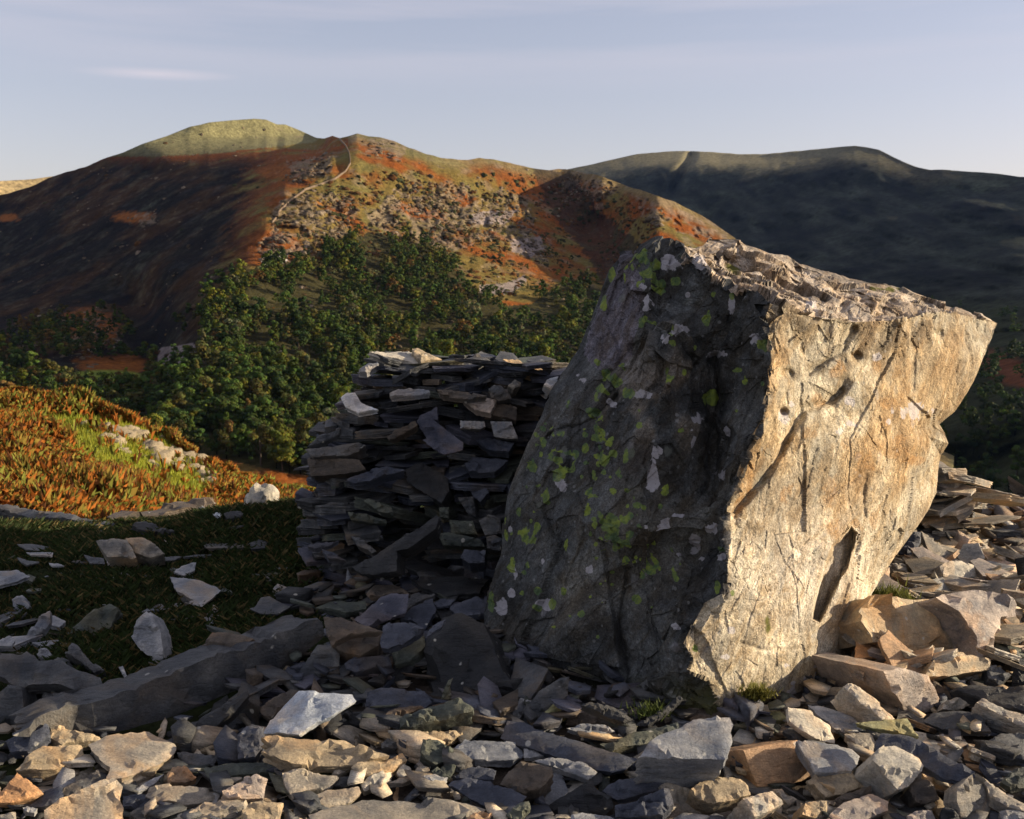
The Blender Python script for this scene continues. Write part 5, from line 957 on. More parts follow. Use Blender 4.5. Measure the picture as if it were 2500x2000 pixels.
S(1, [(855, 1425), (980, 1370), (1160, 1325), (1155, 1380), (1000, 1425), (875, 1482)], 'ribbed light slate overlapping the shadow crossed slab', 'tan', 6, 8, .035)
S(1, [(930, 1525), (1040, 1450), (1152, 1398), (1105, 1450), (965, 1542)], 'narrow pale slate tilted left of the broad tan slab', 'pale', 14, 8, .02)
S(1, [(-60, 1690), (110, 1652), (118, 1780), (-60, 1800)], 'tan slab in the very bottom left corner', 'tan', 12, 10, .05)
S(1, [(160, 1642), (190, 1620), (262, 1642), (240, 1672), (175, 1662)], 'small whitish chip in the lower left scree', 'pale', 12, 6, .03)
S(1, [(1170, 1400), (1210, 1345), (1300, 1330), (1380, 1420), (1300, 1455), (1180, 1450)], 'rust stained slab between the shadow crossed and greenish slabs', 'rust', 16, 10, .05)
S(1, [(1240, 1245), (1380, 1240), (1530, 1270), (1500, 1330), (1380, 1340), (1280, 1300)], 'grey slate right of the shadow crossed slab', 'grey', 6, 4, .04)
S(1, [(1620, 1180), (1660, 1160), (1705, 1170), (1690, 1215), (1640, 1225)], 'small cream stone with lit top beside the streaked ochre slab', 'cream', 25, 14, .05)
S(2, [(108, 1130), (300, 1128), (560, 1135), (700, 1142), (830, 1200), (920, 1240), (1008, 1278), (900, 1300), (620, 1308), (345, 1315), (240, 1290), (110, 1212), (190, 1185)], 'long ochre and black streaked slab in the first line of sun', 'ochre', 18, 10, .09, facet=.7, lift=.1)
S(2, [(258, 1392), (330, 1365), (400, 1362), (640, 1410), (655, 1425), (592, 1480), (430, 1500), (332, 1542), (280, 1470)], 'tan grey slab under the long streaked slab', 'tan', 14, 10, .06)
S(2, [(398, 1592), (470, 1540), (560, 1502), (790, 1490), (812, 1530), (735, 1592), (560, 1640), (450, 1630)], 'greenish pale slate with a dark stripe', 'tan', 10, 6, .035)
S(2, [(440, 1665), (650, 1610), (900, 1560), (1150, 1558), (1400, 1570), (1560, 1600), (1692, 1642), (1600, 1690), (1560, 1800), (480, 1800)], 'broad low tan and blue slab along the bottom edge in the middle', 'tan', 5, 6, .06)
S(2, [(810, 1462), (880, 1410), (965, 1370), (1028, 1440), (930, 1475), (832, 1512)], 'light tan triangular slab in the middle of the scree', 'cream', 16, 12, .05)
S(2, [(740, 1345), (800, 1310), (950, 1300), (1100, 1258), (1135, 1300), (1050, 1355), (1000, 1375), (900, 1400), (800, 1400)], 'ochre slab with a long shadow above the light triangular one', 'ochre', 18, 10, .07)
S(2, [(610, 1385), (680, 1320), (770, 1310), (720, 1370), (650, 1400)], 'cream wedge right of the tan grey slab', 'cream', 12, 12, .04)
S(2, [(1415, 1470), (1440, 1430), (1550, 1415), (1700, 1450), (1850, 1495), (1968, 1545), (1920, 1605), (1880, 1690), (1835, 1725), (1740, 1670), (1640, 1610), (1540, 1540)], 'broad blue slate slanting to the bottom edge', 'blue', 20, -10, .04)
S(2, [(1425, 1275), (1480, 1200), (1545, 1130), (1720, 1150), (1850, 1165), (1945, 1185), (1952, 1245), (1885, 1300), (1640, 1292)], 'pale slab with sunlit patches right of centre', 'pale', 16, 6, .06)
S(2, [(1950, 1200), (2080, 1215), (2150, 1260), (2050, 1275), (1955, 1270)], 'light slate tip right of the pale sun patched slab', 'pale', 10, 6, .04)
S(2, [(1440, 1422), (1520, 1370), (1625, 1338), (1755, 1370), (1742, 1432), (1600, 1425), (1500, 1432)], 'flat blue slate above the broad slanting blue one', 'blue', 8, -4, .03)
S(2, [(1235, 1250), (1245, 1150), (1350, 1158), (1465, 1232), (1425, 1292), (1335, 1332), (1270, 1290)], 'moss green stone with a lit yellow corner', 'green', 36, 10, .09, name='stone_block', cat='stone')
S(2, [(1205, 1105), (1280, 1090), (1400, 1088), (1530, 1110), (1450, 1150), (1340, 1160), (1230, 1140)], 'ochre stone catching light behind the moss green one', 'ochre', 10, 12, .06)
S(2, [(1300, 1380), (1380, 1335), (1480, 1325), (1440, 1400), (1360, 1425)], 'dark green slate under the moss green stone', 'green', 14, 0, .04)
S(2, [(1540, 1760), (1560, 1700), (1600, 1668), (1700, 1662), (1732, 1690), (1660, 1780)], 'rust orange slab cut by the bottom edge', 'rust', 26, 14, .05)
S(2, [(950, 1175), (1000, 1145), (1080, 1188), (1045, 1217), (955, 1217)], 'small dark stone right of the streaked ochre slab', 'grey', 26, 6, .05)
S(2, [(1060, 1385), (1100, 1320), (1150, 1345), (1172, 1385), (1095, 1425)], 'small cream chip near the ochre slab', 'cream', 18, 10, .03)
S(2, [(1000, 1470), (1080, 1430), (1190, 1395), (1285, 1390), (1200, 1430), (1100, 1465)], 'narrow tan slate right of the light triangular slab', 'tan', 10, 10, .03)
S(2, [(1240, 1420), (1330, 1395), (1420, 1430), (1390, 1470), (1290, 1450)], 'white veined brown chip in the middle scree', 'pale', 12, 6, .03)
S(2, [(1190, 1370), (1220, 1330), (1300, 1345), (1290, 1385), (1230, 1390)], 'small grey stone above the narrow tan slate', 'tan', 20, 10, .04)
S(2, [(600, 1480), (660, 1420), (750, 1400), (750, 1460), (680, 1490)], 'dark slate between tan grey and light triangular slabs', 'dark', 20, 0, .04)
S(2, [(-10, 1410), (70, 1390), (150, 1430), (130, 1560), (-10, 1560)], 'pinkish lit stone on the left of the tan grey slab', 'pink', 26, 14, .06)
# --- lower middle and lower right
S(3, [(1030, 1275), (1090, 1200), (1170, 1130), (1320, 1062), (1420, 1002), (1550, 990), (1680, 990), (1702, 1045), (1682, 1100), (1692, 1172), (1640, 1300), (1480, 1290), (1300, 1290), (1120, 1270)], 'large speckled slab with a reddish band in front of the boulder', 'pale', 28, 4, .17, lift=.19, facet=.4)
S(3, [(930, 1140), (1000, 1100), (1200, 1050), (1310, 1020), (1320, 1060), (1170, 1130), (1090, 1180), (960, 1200), (850, 1240), (760, 1190)], 'dark layered slates under the left of the speckled slab', 'green', 18, 4, .06)
S(3, [(300, 1302), (430, 1275), (525, 1280), (650, 1325), (742, 1380), (682, 1442), (590, 1400), (500, 1372), (380, 1335)], 'silvery blue flaked slate in the lower middle', 'pale', 18, -4, .045)
S(3, [(60, 1472), (120, 1380), (205, 1310), (420, 1350), (432, 1400), (340, 1502), (230, 1532), (150, 1510)], 'dark brown block left under the silvery flaked slate', 'brown', 34, -2, .10, name='stone_block', cat='stone')
S(3, [(320, 1680), (450, 1590), (600, 1500), (700, 1442), (725, 1500), (765, 1532), (840, 1562), (852, 1640), (800, 1695), (560, 1700)], 'nearly black slab with a bright jagged rim at the bottom', 'dark', 56, -10, .06, name='slate_slab')
S(3, [(770, 1515), (820, 1470), (900, 1440), (1100, 1392), (1222, 1408), (1215, 1482), (1100, 1520), (1000, 1552), (880, 1572)], 'blue slab under the front of the speckled slab', 'blue', 22, -8, .05)
S(3, [(860, 1610), (930, 1580), (1000, 1560), (1240, 1490), (1275, 1592), (1200, 1682), (1030, 1700), (865, 1700)], 'rough dark rock with small flakes at the bottom, middle', 'blue', 36, -10, .10, facet=.9)
S(3, [(1185, 1490), (1262, 1460), (1370, 1500), (1440, 1530), (1530, 1570), (1605, 1625), (1595, 1780), (1215, 1790), (1262, 1620)], 'large tan rock with a rounded head at the bottom edge', 'tan', 46, 16, .14, name='field_stone', cat='stone', facet=.5)
S(3, [(1405, 1505), (1470, 1450), (1545, 1408), (1740, 1420), (1812, 1480), (1822, 1552), (1700, 1580), (1570, 1592), (1480, 1560)], 'brown tan rock beneath the speckled slab', 'ochre', 26, 12, .10, name='field_stone', cat='stone')
S(3, [(560, 1690), (640, 1675), (900, 1690), (1180, 1720), (1180, 1780), (560, 1780)], 'speckled grey slab along the bottom, right of the black one', 'pale', 14, 6, .05)
S(3, [(100, 1690), (200, 1600), (260, 1590), (275, 1640), (180, 1740)], 'dark green block left of the nearly black slab', 'green', 40, 0, .06)
S(4, [(195, 1242), (300, 1215), (400, 1200), (490, 1182), (572, 1170), (640, 1300), (692, 1420), (600, 1460), (500, 1482), (300, 1497), (245, 1370)], 'rusty orange block with flat grey top', 'rust', 58, 16, .24, name='stone_block', cat='stone', lift=.02, facet=.12, rough=.6, under=1.0)
S(4, [(190, 1572), (300, 1540), (400, 1520), (482, 1602), (380, 1660), (280, 1692)], 'pale tan cut block at the bottom below the rusty block', 'cream', 28, 20, .12, name='stone_block', cat='stone', facet=.2)
S(4, [(400, 1500), (450, 1490), (565, 1580), (520, 1610), (480, 1590)], 'small tan stone behind the pale cut block', 'tan', 20, 12, .05)
S(4, [(560, 1165), (620, 1150), (700, 1160), (960, 1210), (1012, 1262), (990, 1330), (952, 1372), (800, 1378), (700, 1372), (640, 1280)], 'wide grey slab right of the rusty block', 'pale', 16, 8, .08, lift=.1)
S(4, [(505, 930), (580, 940), (662, 960), (740, 1010), (800, 1062), (842, 1182), (700, 1155), (600, 1090), (515, 1020)], 'cream yellow slab leaning from the boulder foot', 'cream', 30, 20, .05)
S(4, [(645, 908), (700, 915), (850, 965), (1005, 1022), (1055, 1092), (920, 1105), (830, 1080), (770, 1020), (700, 972)], 'pale slate right of the cream yellow slab', 'pale', 14, 12, .04)
S(4, [(900, 1115), (1010, 1100), (1130, 1120), (1120, 1180), (1100, 1245), (1040, 1240), (990, 1180)], 'pale green slab below the pale slate', 'tan', 10, 12, .05)
S(4, [(1110, 1165), (1155, 1098), (1300, 1110), (1480, 1180), (1650, 1290), (1815, 1392), (1760, 1420), (1705, 1442), (1560, 1410), (1470, 1340), (1390, 1310), (1240, 1260), (1110, 1245)], 'long blue slab sloping down to the right edge', 'blue', 24, -12, .06, lift=.12)
S(4, [(1105, 1300), (1130, 1235), (1175, 1202), (1270, 1200), (1380, 1260), (1482, 1322), (1430, 1400), (1362, 1482), (1292, 1502), (1200, 1400)], 'light grey block with a dark flaked lower face', 'cream', 36, 16, .14, name='stone_block', cat='stone')
S(4, [(910, 770), (960, 765), (1035, 792), (1150, 900), (1262, 1012), (1165, 1022), (1090, 950), (1000, 880)], 'lit stone bar under the overhang right of the boulder', 'cream', 26, 24, .10, name='slate_beam')
S(4, [(1192, 690), (1300, 668), (1400, 690), (1500, 722), (1565, 880), (1542, 962), (1380, 1002), (1330, 962), (1260, 850)], 'pinkish rounded block with a dark left side', 'pink', 58, 30, .32, name='stone_block', cat='stone', under=1.0)
S(4, [(1478, 712), (1500, 650), (1535, 602), (1700, 578), (1800, 565), (1925, 602), (1922, 672), (1750, 692), (1650, 715)], 'long tan block behind the pinkish rounded one', 'ochre', 44, 20, .12, name='stone_block', cat='stone')
S(4, [(1830, 892), (1872, 868), (2000, 920), (2200, 1000), (2200, 1070), (2000, 992)], 'pale topped bar at the right edge', 'cream', 20, 10, .09, name='slate_beam')
S(4, [(1448, 1022), (1500, 962), (1700, 938), (1832, 962), (1925, 1092), (1750, 1090), (1600, 1082)], 'dark ribbed slab left of the pale topped bar', 'grey', 14, -10, .05)
S(4, [(1845, 1175), (2000, 1102), (2200, 1110), (2200, 1300), (2000, 1252)], 'grey striped slab at the right edge below the bar', 'grey', 12, 4, .06)
S(4, [(978, 1032), (1340, 1010), (1422, 1142), (1330, 1110), (1200, 1092), (1060, 1062)], 'olive slab below the pinkish rounded block', 'olive', 14, 10, .04)
S(4, [(715, 1780), (800, 1680), (900, 1592), (1100, 1538), (1215, 1590), (1205, 1662), (1065, 1712), (900, 1780)], 'pinkish brown slab at the bottom right of centre', 'pink', 22, 12, .07)
S(4, [(790, 1602), (900, 1530), (1090, 1480), (1095, 1532), (980, 1580), (882, 1632)], 'grey brown slab resting on the pinkish brown one', 'brown', 20, 8, .06)
S(4, [(640, 1432), (700, 1400), (800, 1385), (932, 1380), (1042, 1482), (900, 1525), (762, 1572), (700, 1500)], 'brown slab below the wide grey slab', 'ochre', 20, 10, .07)
S(4, [(1690, 1600), (1700, 1500), (1812, 1400), (1860, 1425), (1905, 1472), (1935, 1560), (1952, 1640), (1940, 1790), (1740, 1790), (1710, 1680)], 'curved tan slab standing at the bottom right', 'tan', 50, 20, .10, name='slate_slab')
S(4, [(1355, 1500), (1390, 1440), (1482, 1440), (1540, 1500), (1568, 1582), (1480, 1610), (1400, 1602)], 'speckled dark brown stone right of the light grey block', 'brown', 40, 6, .08, name='field_stone', cat='stone')
S(4, [(635, 1600), (690, 1588), (782, 1592), (792, 1662), (702, 1712), (600, 1692)], 'small ochre block at the bottom edge', 'ochre', 36, 16, .08, name='stone_block', cat='stone')
S(4, [(1820, 1402), (1900, 1440), (2200, 1620), (2200, 1680), (2040, 1625), (1935, 1562), (1900, 1482)], 'tan slab dipping into the bottom right corner', 'tan', 16, 8, .06)
S(4, [(1600, 942), (1620, 890), (1685, 868), (1822, 858), (1822, 900), (1742, 942)], 'small cream block left of the pale topped bar', 'cream', 40, 18, .06, name='stone_block', cat='stone')
S(4, [(0, 942), (190, 930), (300, 905), (500, 905), (505, 920), (400, 960), (200, 970), (60, 965)], 'tan slate lying along the boulder foot', 'tan', 8, 8, .04)
S(4, [(180, 985), (300, 960), (450, 962), (505, 1012), (300, 1030), (220, 1020)], 'olive yellow slate in front of the boulder foot', 'olive', 12, 14, .04)
S(4, [(120, 1050), (200, 1010), (330, 1015), (460, 1050), (440, 1090), (250, 1050)], 'greenish slate behind the rusty block', 'green', 10, 6, .05)
S(4, [(465, 1092), (555, 1062), (600, 1090), (675, 1152), (560, 1150)], 'grey slate between rusty block and cream slab', 'grey', 14, 4, .04)
S(4, [(1500, 740), (1560, 745), (1620, 800), (1660, 870), (1600, 900), (1560, 870)], 'brown stone wedged right of the pinkish rounded block', 'brown', 46, 14, .08, name='field_stone', cat='stone')
S(4, [(1640, 800), (1800, 780), (2200, 790), (2200, 960), (2000, 930), (1840, 850)], 'dark flat slab at the right edge under the lichened rock', 'dark', 12, -8, .08)
S(4, [(1900, 640), (2000, 640), (2080, 700), (2000, 760), (1920, 720)], 'grey stone right of the long tan block', 'grey', 30, 8, .07, name='field_stone', cat='stone')
S(4, [(2075, 650), (2120, 600), (2200, 590), (2200, 780), (2080, 790)], 'dark upright stone at the right edge', 'dark', 60, 0, .1, name='field_stone', cat='stone')
S(4, [(1440, 1400), (1560, 1440), (1700, 1490), (1690, 1510), (1500, 1470)], 'thin tan slate under the long blue slab', 'tan', 12, 10, .03)
S(4, [(2000, 1440), (2100, 1350), (2200, 1340), (2200, 1480), (2080, 1500)], 'green grey slate near the right edge', 'green', 18, 4, .05)
S(4, [(1990, 1650), (2060, 1630), (2200, 1640), (2200, 1720), (2020, 1710)], 'pale grey slate at the bottom right corner', 'pale', 16, 8, .05)
S(4, [(1345, 1690), (1400, 1660), (1520, 1650), (1560, 1725), (1540, 1780), (1350, 1780)], 'mottled pink stone at the bottom edge on the right', 'pink', 30, 12, .07, name='field_stone', cat='stone')
S(4, [(1580, 1650), (1620, 1620), (1700, 1640), (1730, 1780), (1590, 1780)], 'dark slab left of the curved tan slab', 'dark', 30, 0, .06)
# --- the lichened rock behind the boulder on the right
S(4, [(1030, 330), (1060, 230), (1110, 150), (1230, 155), (1350, 165), (1450, 175), (1560, 185), (1640, 230), (1700, 290), (1760, 370), (1805, 440), (1825, 560), (1600, 575), (1400, 575), (1380, 540), (1200, 490), (1110, 480), (1070, 380)], 'large rounded rock with ochre and white lichens behind the boulder', 'ochre', 50, 26, .30, name='lichened_rock', cat='rock', facet=1.4, lift=.06, mat=M_LICH)
S(4, [(1560, 160), (1700, 115), (1850, 100), (1980, 130), (2110, 180), (2135, 290), (2010, 300), (1985, 420), (2000, 590), (1920, 612), (1850, 580), (1832, 450), (1760, 340), (1700, 270)], 'tall pinkish rock arching beside the large lichened one', 'pink', 48, 24, .28, name='lichened_rock', cat='rock', facet=1.4, lift=.06, mat=M_LICH)
S(7, [(1370, 1290), (1450, 1250), (1580, 1240), (1690, 1300), (1715, 1380), (1650, 1430), (1540, 1460), (1400, 1390)], 'pale rounded stone with a dark pit on the spoil heap', 'cream', 44, 24, .12, name='field_stone', cat='stone')
S(7, [(1260, 1430), (1400, 1400), (1500, 1470), (1600, 1590), (1400, 1600), (1270, 1530), (1120, 1480)], 'pale cracked slab on the spoil heap behind the boulder', 'cream', 30, 22, .08)
S(7, [(900, 1270), (1000, 1265), (1180, 1330), (1260, 1400), (1100, 1370), (960, 1320)], 'tan slab high on the spoil heap beside the boulder', 'tan', 24, 20, .06)
S(7, [(1240, 1060), (1380, 1040), (1420, 1180), (1370, 1200), (1230, 1180)], 'squared ochre block in the spoil heap', 'ochre', 52, 22, .10, name='stone_block', cat='stone')
S(7, [(1720, 960), (1850, 905), (1990, 935), (2030, 1060), (1900, 1130), (1740, 1090)], 'rounded brown block on top of the spoil heap', 'ochre', 50, 20, .14, name='stone_block', cat='stone', facet=.6)
S(7, [(1900, 1150), (2050, 1130), (2145, 1190), (2080, 1250), (1950, 1230)], 'ochre pitted stone at the right of the spoil heap', 'ochre', 40, 18, .1, name='field_stone', cat='stone', facet=.8)
S(7, [(1940, 1390), (2000, 1340), (2160, 1360), (2300, 1440), (2300, 1560), (2100, 1450)], 'long tan slab sloping to the right edge of the spoil heap', 'tan', 24, 18, .06)
S(7, [(960, 1170), (1110, 960), (1185, 960), (1170, 1080), (1090, 1190), (1010, 1180)], 'dark blue slab in the heap hard against the boulder', 'blue', 50, 0, .06, Y=4.6)
S(7, [(1250, 980), (1300, 910), (1400, 850), (1520, 800), (1560, 860), (1420, 900), (1330, 950), (1270, 1010)], 'grey blue slate draped over the heap', 'pale', 30, -6, .05)
S(7, [(1520, 1190), (1600, 1175), (1720, 1250), (1730, 1290), (1600, 1250)], 'rust red splinter on the spoil heap', 'rust', 30, 18, .04)
S(7, [(1780, 1150), (1800, 1145), (1850, 1290), (1820, 1310)], 'thin upright stone sliver on the spoil heap', 'tan', 50, 20, .03)
S(7, [(1900, 1210), (1980, 1200), (2200, 1300), (2200, 1350), (2080, 1330)], 'tan slate slanting at the right side of the heap', 'tan', 24, 18, .05)

# low dark boulder tucked left of the big one, and the white boulder on the turf edge
S(0, [(1035, 1720), (1030, 1640), (1042, 1560), (1085, 1508), (1130, 1500), (1180, 1520), (1210, 1600), (1260, 1700), (1255, 1740)], 'low dark boulder nestled against the left foot of the big one', 'dark', 46, -18, .45, name='low_boulder', cat='boulder', facet=1.6, lift=.0, under=1.0, mat=M_LICH)
def lumpy(name, cen, size, seed, col, label, cat, rot=0, mat=None, group=None, sub=4):
    bm = bmesh.new(); bmesh.ops.create_icosphere(bm, subdivisions=sub, radius=1); V = np.array([v.co[:] for v in bm.verts]); F = np.array([[v.index for v in f.verts] for f in bm.faces]); bm.free()
    q = V * 1.1 + seed * 3.3; r = 1 + .28 * fbm(q, 3, seed) + .16 * facets(q * 1.6, seed, .8) + .06 * facets(q * 4, seed + 3, .8) + .03 * fbm(q * 8, 3, seed); V = V * r[:, None]; V[:, 2] = np.maximum(V[:, 2], -.8)
    V = V * np.array(size); ca, sa = math.cos(rot), math.sin(rot); V[:, :2] = V[:, :2] @ np.array([[ca, sa], [-sa, ca]])
    if name == 'pale_rock': V = V + .22 * size[1] * facets(V / size[1] * 1.7 + seed, seed, 1.0)[:, None]
    o = obj(name, mesh_np(name, V, F, [mat or M_SLATE], smooth=None if name == 'pale_rock' else 35), None, tuple(cen), color=CK[col]); tag(o, label, cat, group); return o
lumpy('white_boulder', P(642, 1240, 5.9), (.125, .12, .15), 4, 'cream', 'round whitish boulder half lit by sun at the edge of the turf', 'boulder')
# pale rocks on the bank
r_ = np.random.default_rng(21); rk = []
for (x0, y0, x1, y1, n_, s0) in ((205, 1030, 330, 1070, 10, .26), (330, 1070, 420, 1140, 16, .28), (420, 1110, 530, 1185, 24, .30), (395, 1060, 470, 1120, 12, .22), (240, 1060, 400, 1150, 12, .2), (480, 1160, 545, 1190, 8, .22)):
    for _ in range(n_):
        f = r_.random(); rk.append((x0 + (x1 - x0) * f + r_.normal() * 7, y0 + (y1 - y0) * f + r_.normal() * 7, s0 * r_.uniform(.5, 1.9) if r_.random() < .85 else s0 * 2.2))
for k, (u, v, s) in enumerate(rk):
    p = on_relief(S_KN, u, v)[0]; lumpy('pale_rock', p - np.array([0, 0, s * .12]), (s * r_.uniform(.7, 1.4), s * .9, s * r_.uniform(.4, .8)), 30 + k, 'ochre', 'pale weathered rock showing through the green grass of the sunlit bracken bank', 'rock', r_.uniform(0, 3), M_PALEROCK, 'pale rocks on the sunlit bank', sub=3)

# ------------------------------------------------------------------ slate walls
def proj(x, y, z):
    cy = y * math.cos(PITCH) - (z - CAMZ) * math.sin(PITCH); cz = y * math.sin(PITCH) + (z - CAMZ) * math.cos(PITCH); return 1250 + FPX * x / cy, 1000 - FPX * cz / cy
def proto_outline(r, asp, n=None):
    n = n or r.integers(4, 7); a = np.sort(np.linspace(0, 2 * np.pi, n, endpoint=False) + r.uniform(-.32, .32, n)); rad = r.uniform(.75, 1.12, n)
    return np.stack([np.cos(a) * rad * .5, np.sin(a) * rad * .5 * asp], -1)
def make_protos(count, thick, seed, res, asp=(.5, .9), facet=.35):
    out = []; r = np.random.default_rng(seed)
    for k in range(count):
        V, F = slab_geo(proto_outline(r, r.uniform(*asp)), thick * r.uniform(.8, 1.25), seed + k * 13, res, 1.2, facet, r.uniform(.82, 1.0)); V[:, 2] += thick / 2
        out.append((V, F))
    return out
PR = make_protos(22, .13, 900, .045, (.5, .9), .2); PR_B = make_protos(12, .42, 950, .045, (.6, 1.0), .3)
PRM = [mesh_np('slate', V, F, [M_SLATE], smooth=28) for V, F in PR]; PRBM = [mesh_np('slate', V, F, [M_SLATE], smooth=28) for V, F in PR_B]
def build_wall(name, label, layers, front, seed, traced=(), cols=None, kmax=100, depthrows=2):
    """layers of flat slates; front(z) -> xl, xr, y"""
    root = bpy.data.objects.new(name, None); COL.objects.link(root); root.location = (front(0)[0], front(0)[2], 0); root.empty_display_size = .1; tag(root, label, 'wall'); off = np.array(root.location)
    r = np.random.default_rng(seed); spec = []; z = layers[0]
    while z < layers[1]:
        h = r.choice([.014, .02, .026, .034, .048]); xl, xr, y0 = front(z)
        for row in range(depthrows):
            x = xl + r.uniform(-.09, .06) - row * .05
            while x < xr:
                l = r.choice([.1, .16, .22, .3, .38]) * r.uniform(.85, 1.15) * (1 if row == 0 else 1.2); w = r.uniform(.16, .26); yy = y0 + w * .32 + row * .22 + r.uniform(-.05, .045); bl = r.random() < .16 and row == 0
                hh = h * r.uniform(.85, 1.25)
                if name == 'ruined_slate_wall' and row == 0:
                    uu, vv = proj(x + l / 2, yy - .08, z)
                    if inpoly(np.array([uu]), np.array([vv]), [(880, 1330), (1010, 1240), (1085, 1262), (1092, 1410), (930, 1420)])[0]: x += l; continue
                spec.append((row, x + l / 2, yy, z + r.uniform(-.008, .012), l * 1.12, w, hh, r.normal() * R(11), r.normal() * R(8), r.uniform(-.6, .6), bl)); x += l * r.uniform(.86, 1.0)
        z += h * .80
    fr = [s for s in spec if s[0] == 0]; fr.sort(key=lambda s: -s[4]); ind = set(id(s) for s in fr[:kmax]); VV = []; FF = []; CC = []; o_ = 0
    cols = cols or ['blue', 'grey', 'dark', 'grey', 'blue', 'dark', 'green', 'purple', 'grey', 'brown']
    for s in spec:
        k = int(r.integers(0, len(PR))); c = np.array(CK[cols[int(r.integers(0, len(cols)))]]) * r.uniform(.75, 1.35)
        if id(s) in ind:
            o = obj('slate', PRM[k], root, tuple(np.array([s[1], s[2], s[3]]) - off), (s[7], s[8], s[9]), (s[4], s[5] * 1.3, s[6] / .13), tuple(c))
        else:
            V, F = PR[k]; V = V * np.array([s[4], s[5] * 1.3, s[6] / .13]); ca, sa = math.cos(s[9]), math.sin(s[9]); V = np.stack([V[:, 0] * ca - V[:, 1] * sa, V[:, 0] * sa + V[:, 1] * ca, V[:, 2] + V[:, 0] * math.sin(-s[8]) + V[:, 1] * math.sin(s[7])], -1) + np.array([s[1], s[2], s[3]]) - off
            VV.append(V); FF.append(F + o_); o_ += len(V); CC.append(np.tile(c, (len(V), 1)))
    rest = obj('packed_slates', mesh_np('packed_slates', np.concatenate(VV), np.concatenate(FF), [M_SLATE], np.concatenate(CC), smooth=28), root, color=(1, 1, 1)); rest['kind'] = 'stuff'
    return root, off
def front_main(z):
    v = np.interp(z, [-.1, .0, .12, .35, .5, .75, .85, .95, 1.05, 1.15], [1500, 1440, 1380, 1250, 1165, 1050, 990, 930, 880, 850])
    xl_u = np.interp(v, [850, 880, 900, 960, 1050, 1120, 1200, 1290, 1350, 1420, 1500], [925, 880, 868, 835, 752, 722, 715, 712, 700, 695, 690]); y = 4.58 if v < 1120 else 4.58 - .14 * min(1, (v - 1120) / 60)
    xr_u = np.interp(v, [850, 900, 1500], [1330, 1440, 1440])
    return (xl_u - 1250) / FPX * y, (xr_u - 1250) / FPX * y, y
# exact height of the photo row at the wall's distance
def zof(v, y): return float(P(1250, v, y)[2])
def front_main2(z):
    v = float(np.interp(-z, [-zof(q, 4.55) for q in (840, 1000, 1200, 1400, 1550)], [840, 1000, 1200, 1400, 1550]))
    xl_u = np.interp(v, [850, 880, 904, 967, 1033, 1071, 1096, 1117, 1200, 1290, 1350, 1420, 1500], [930, 905, 873, 831, 806, 760, 748, 726, 718, 715, 702, 697, 690]) + 34; y = 4.58 - .14 * min(1, max(0, (v - 1120) / 60))
    t = y / 4.55; xr_u = np.interp(v, [850, 875, 900, 925, 950, 1500], [1180, 1270, 1330, 1380, 1460, 1460]) - 20; return (xl_u - 1250) / FPX * y * 1.01, (xr_u - 1250) / FPX * y, y
WALL, WOFF = build_wall('ruined_slate_wall', 'ruined wall of loosely stacked dark slates left of the big boulder', (-.06, zof(872, 4.55) - .03), front_main2, 41)
def wall_stone(tile, pts, col, tc, tr, th, Y, **k):
    ox, oy, s = TILES[tile]; o = plane_stone([(ox + x * s, oy + y * s) for x, y in pts], tc, tr, th, col, Y=Y, parent=WALL, name='slate', **k); o.location = Vector(o.location) - Vector(WOFF); return o
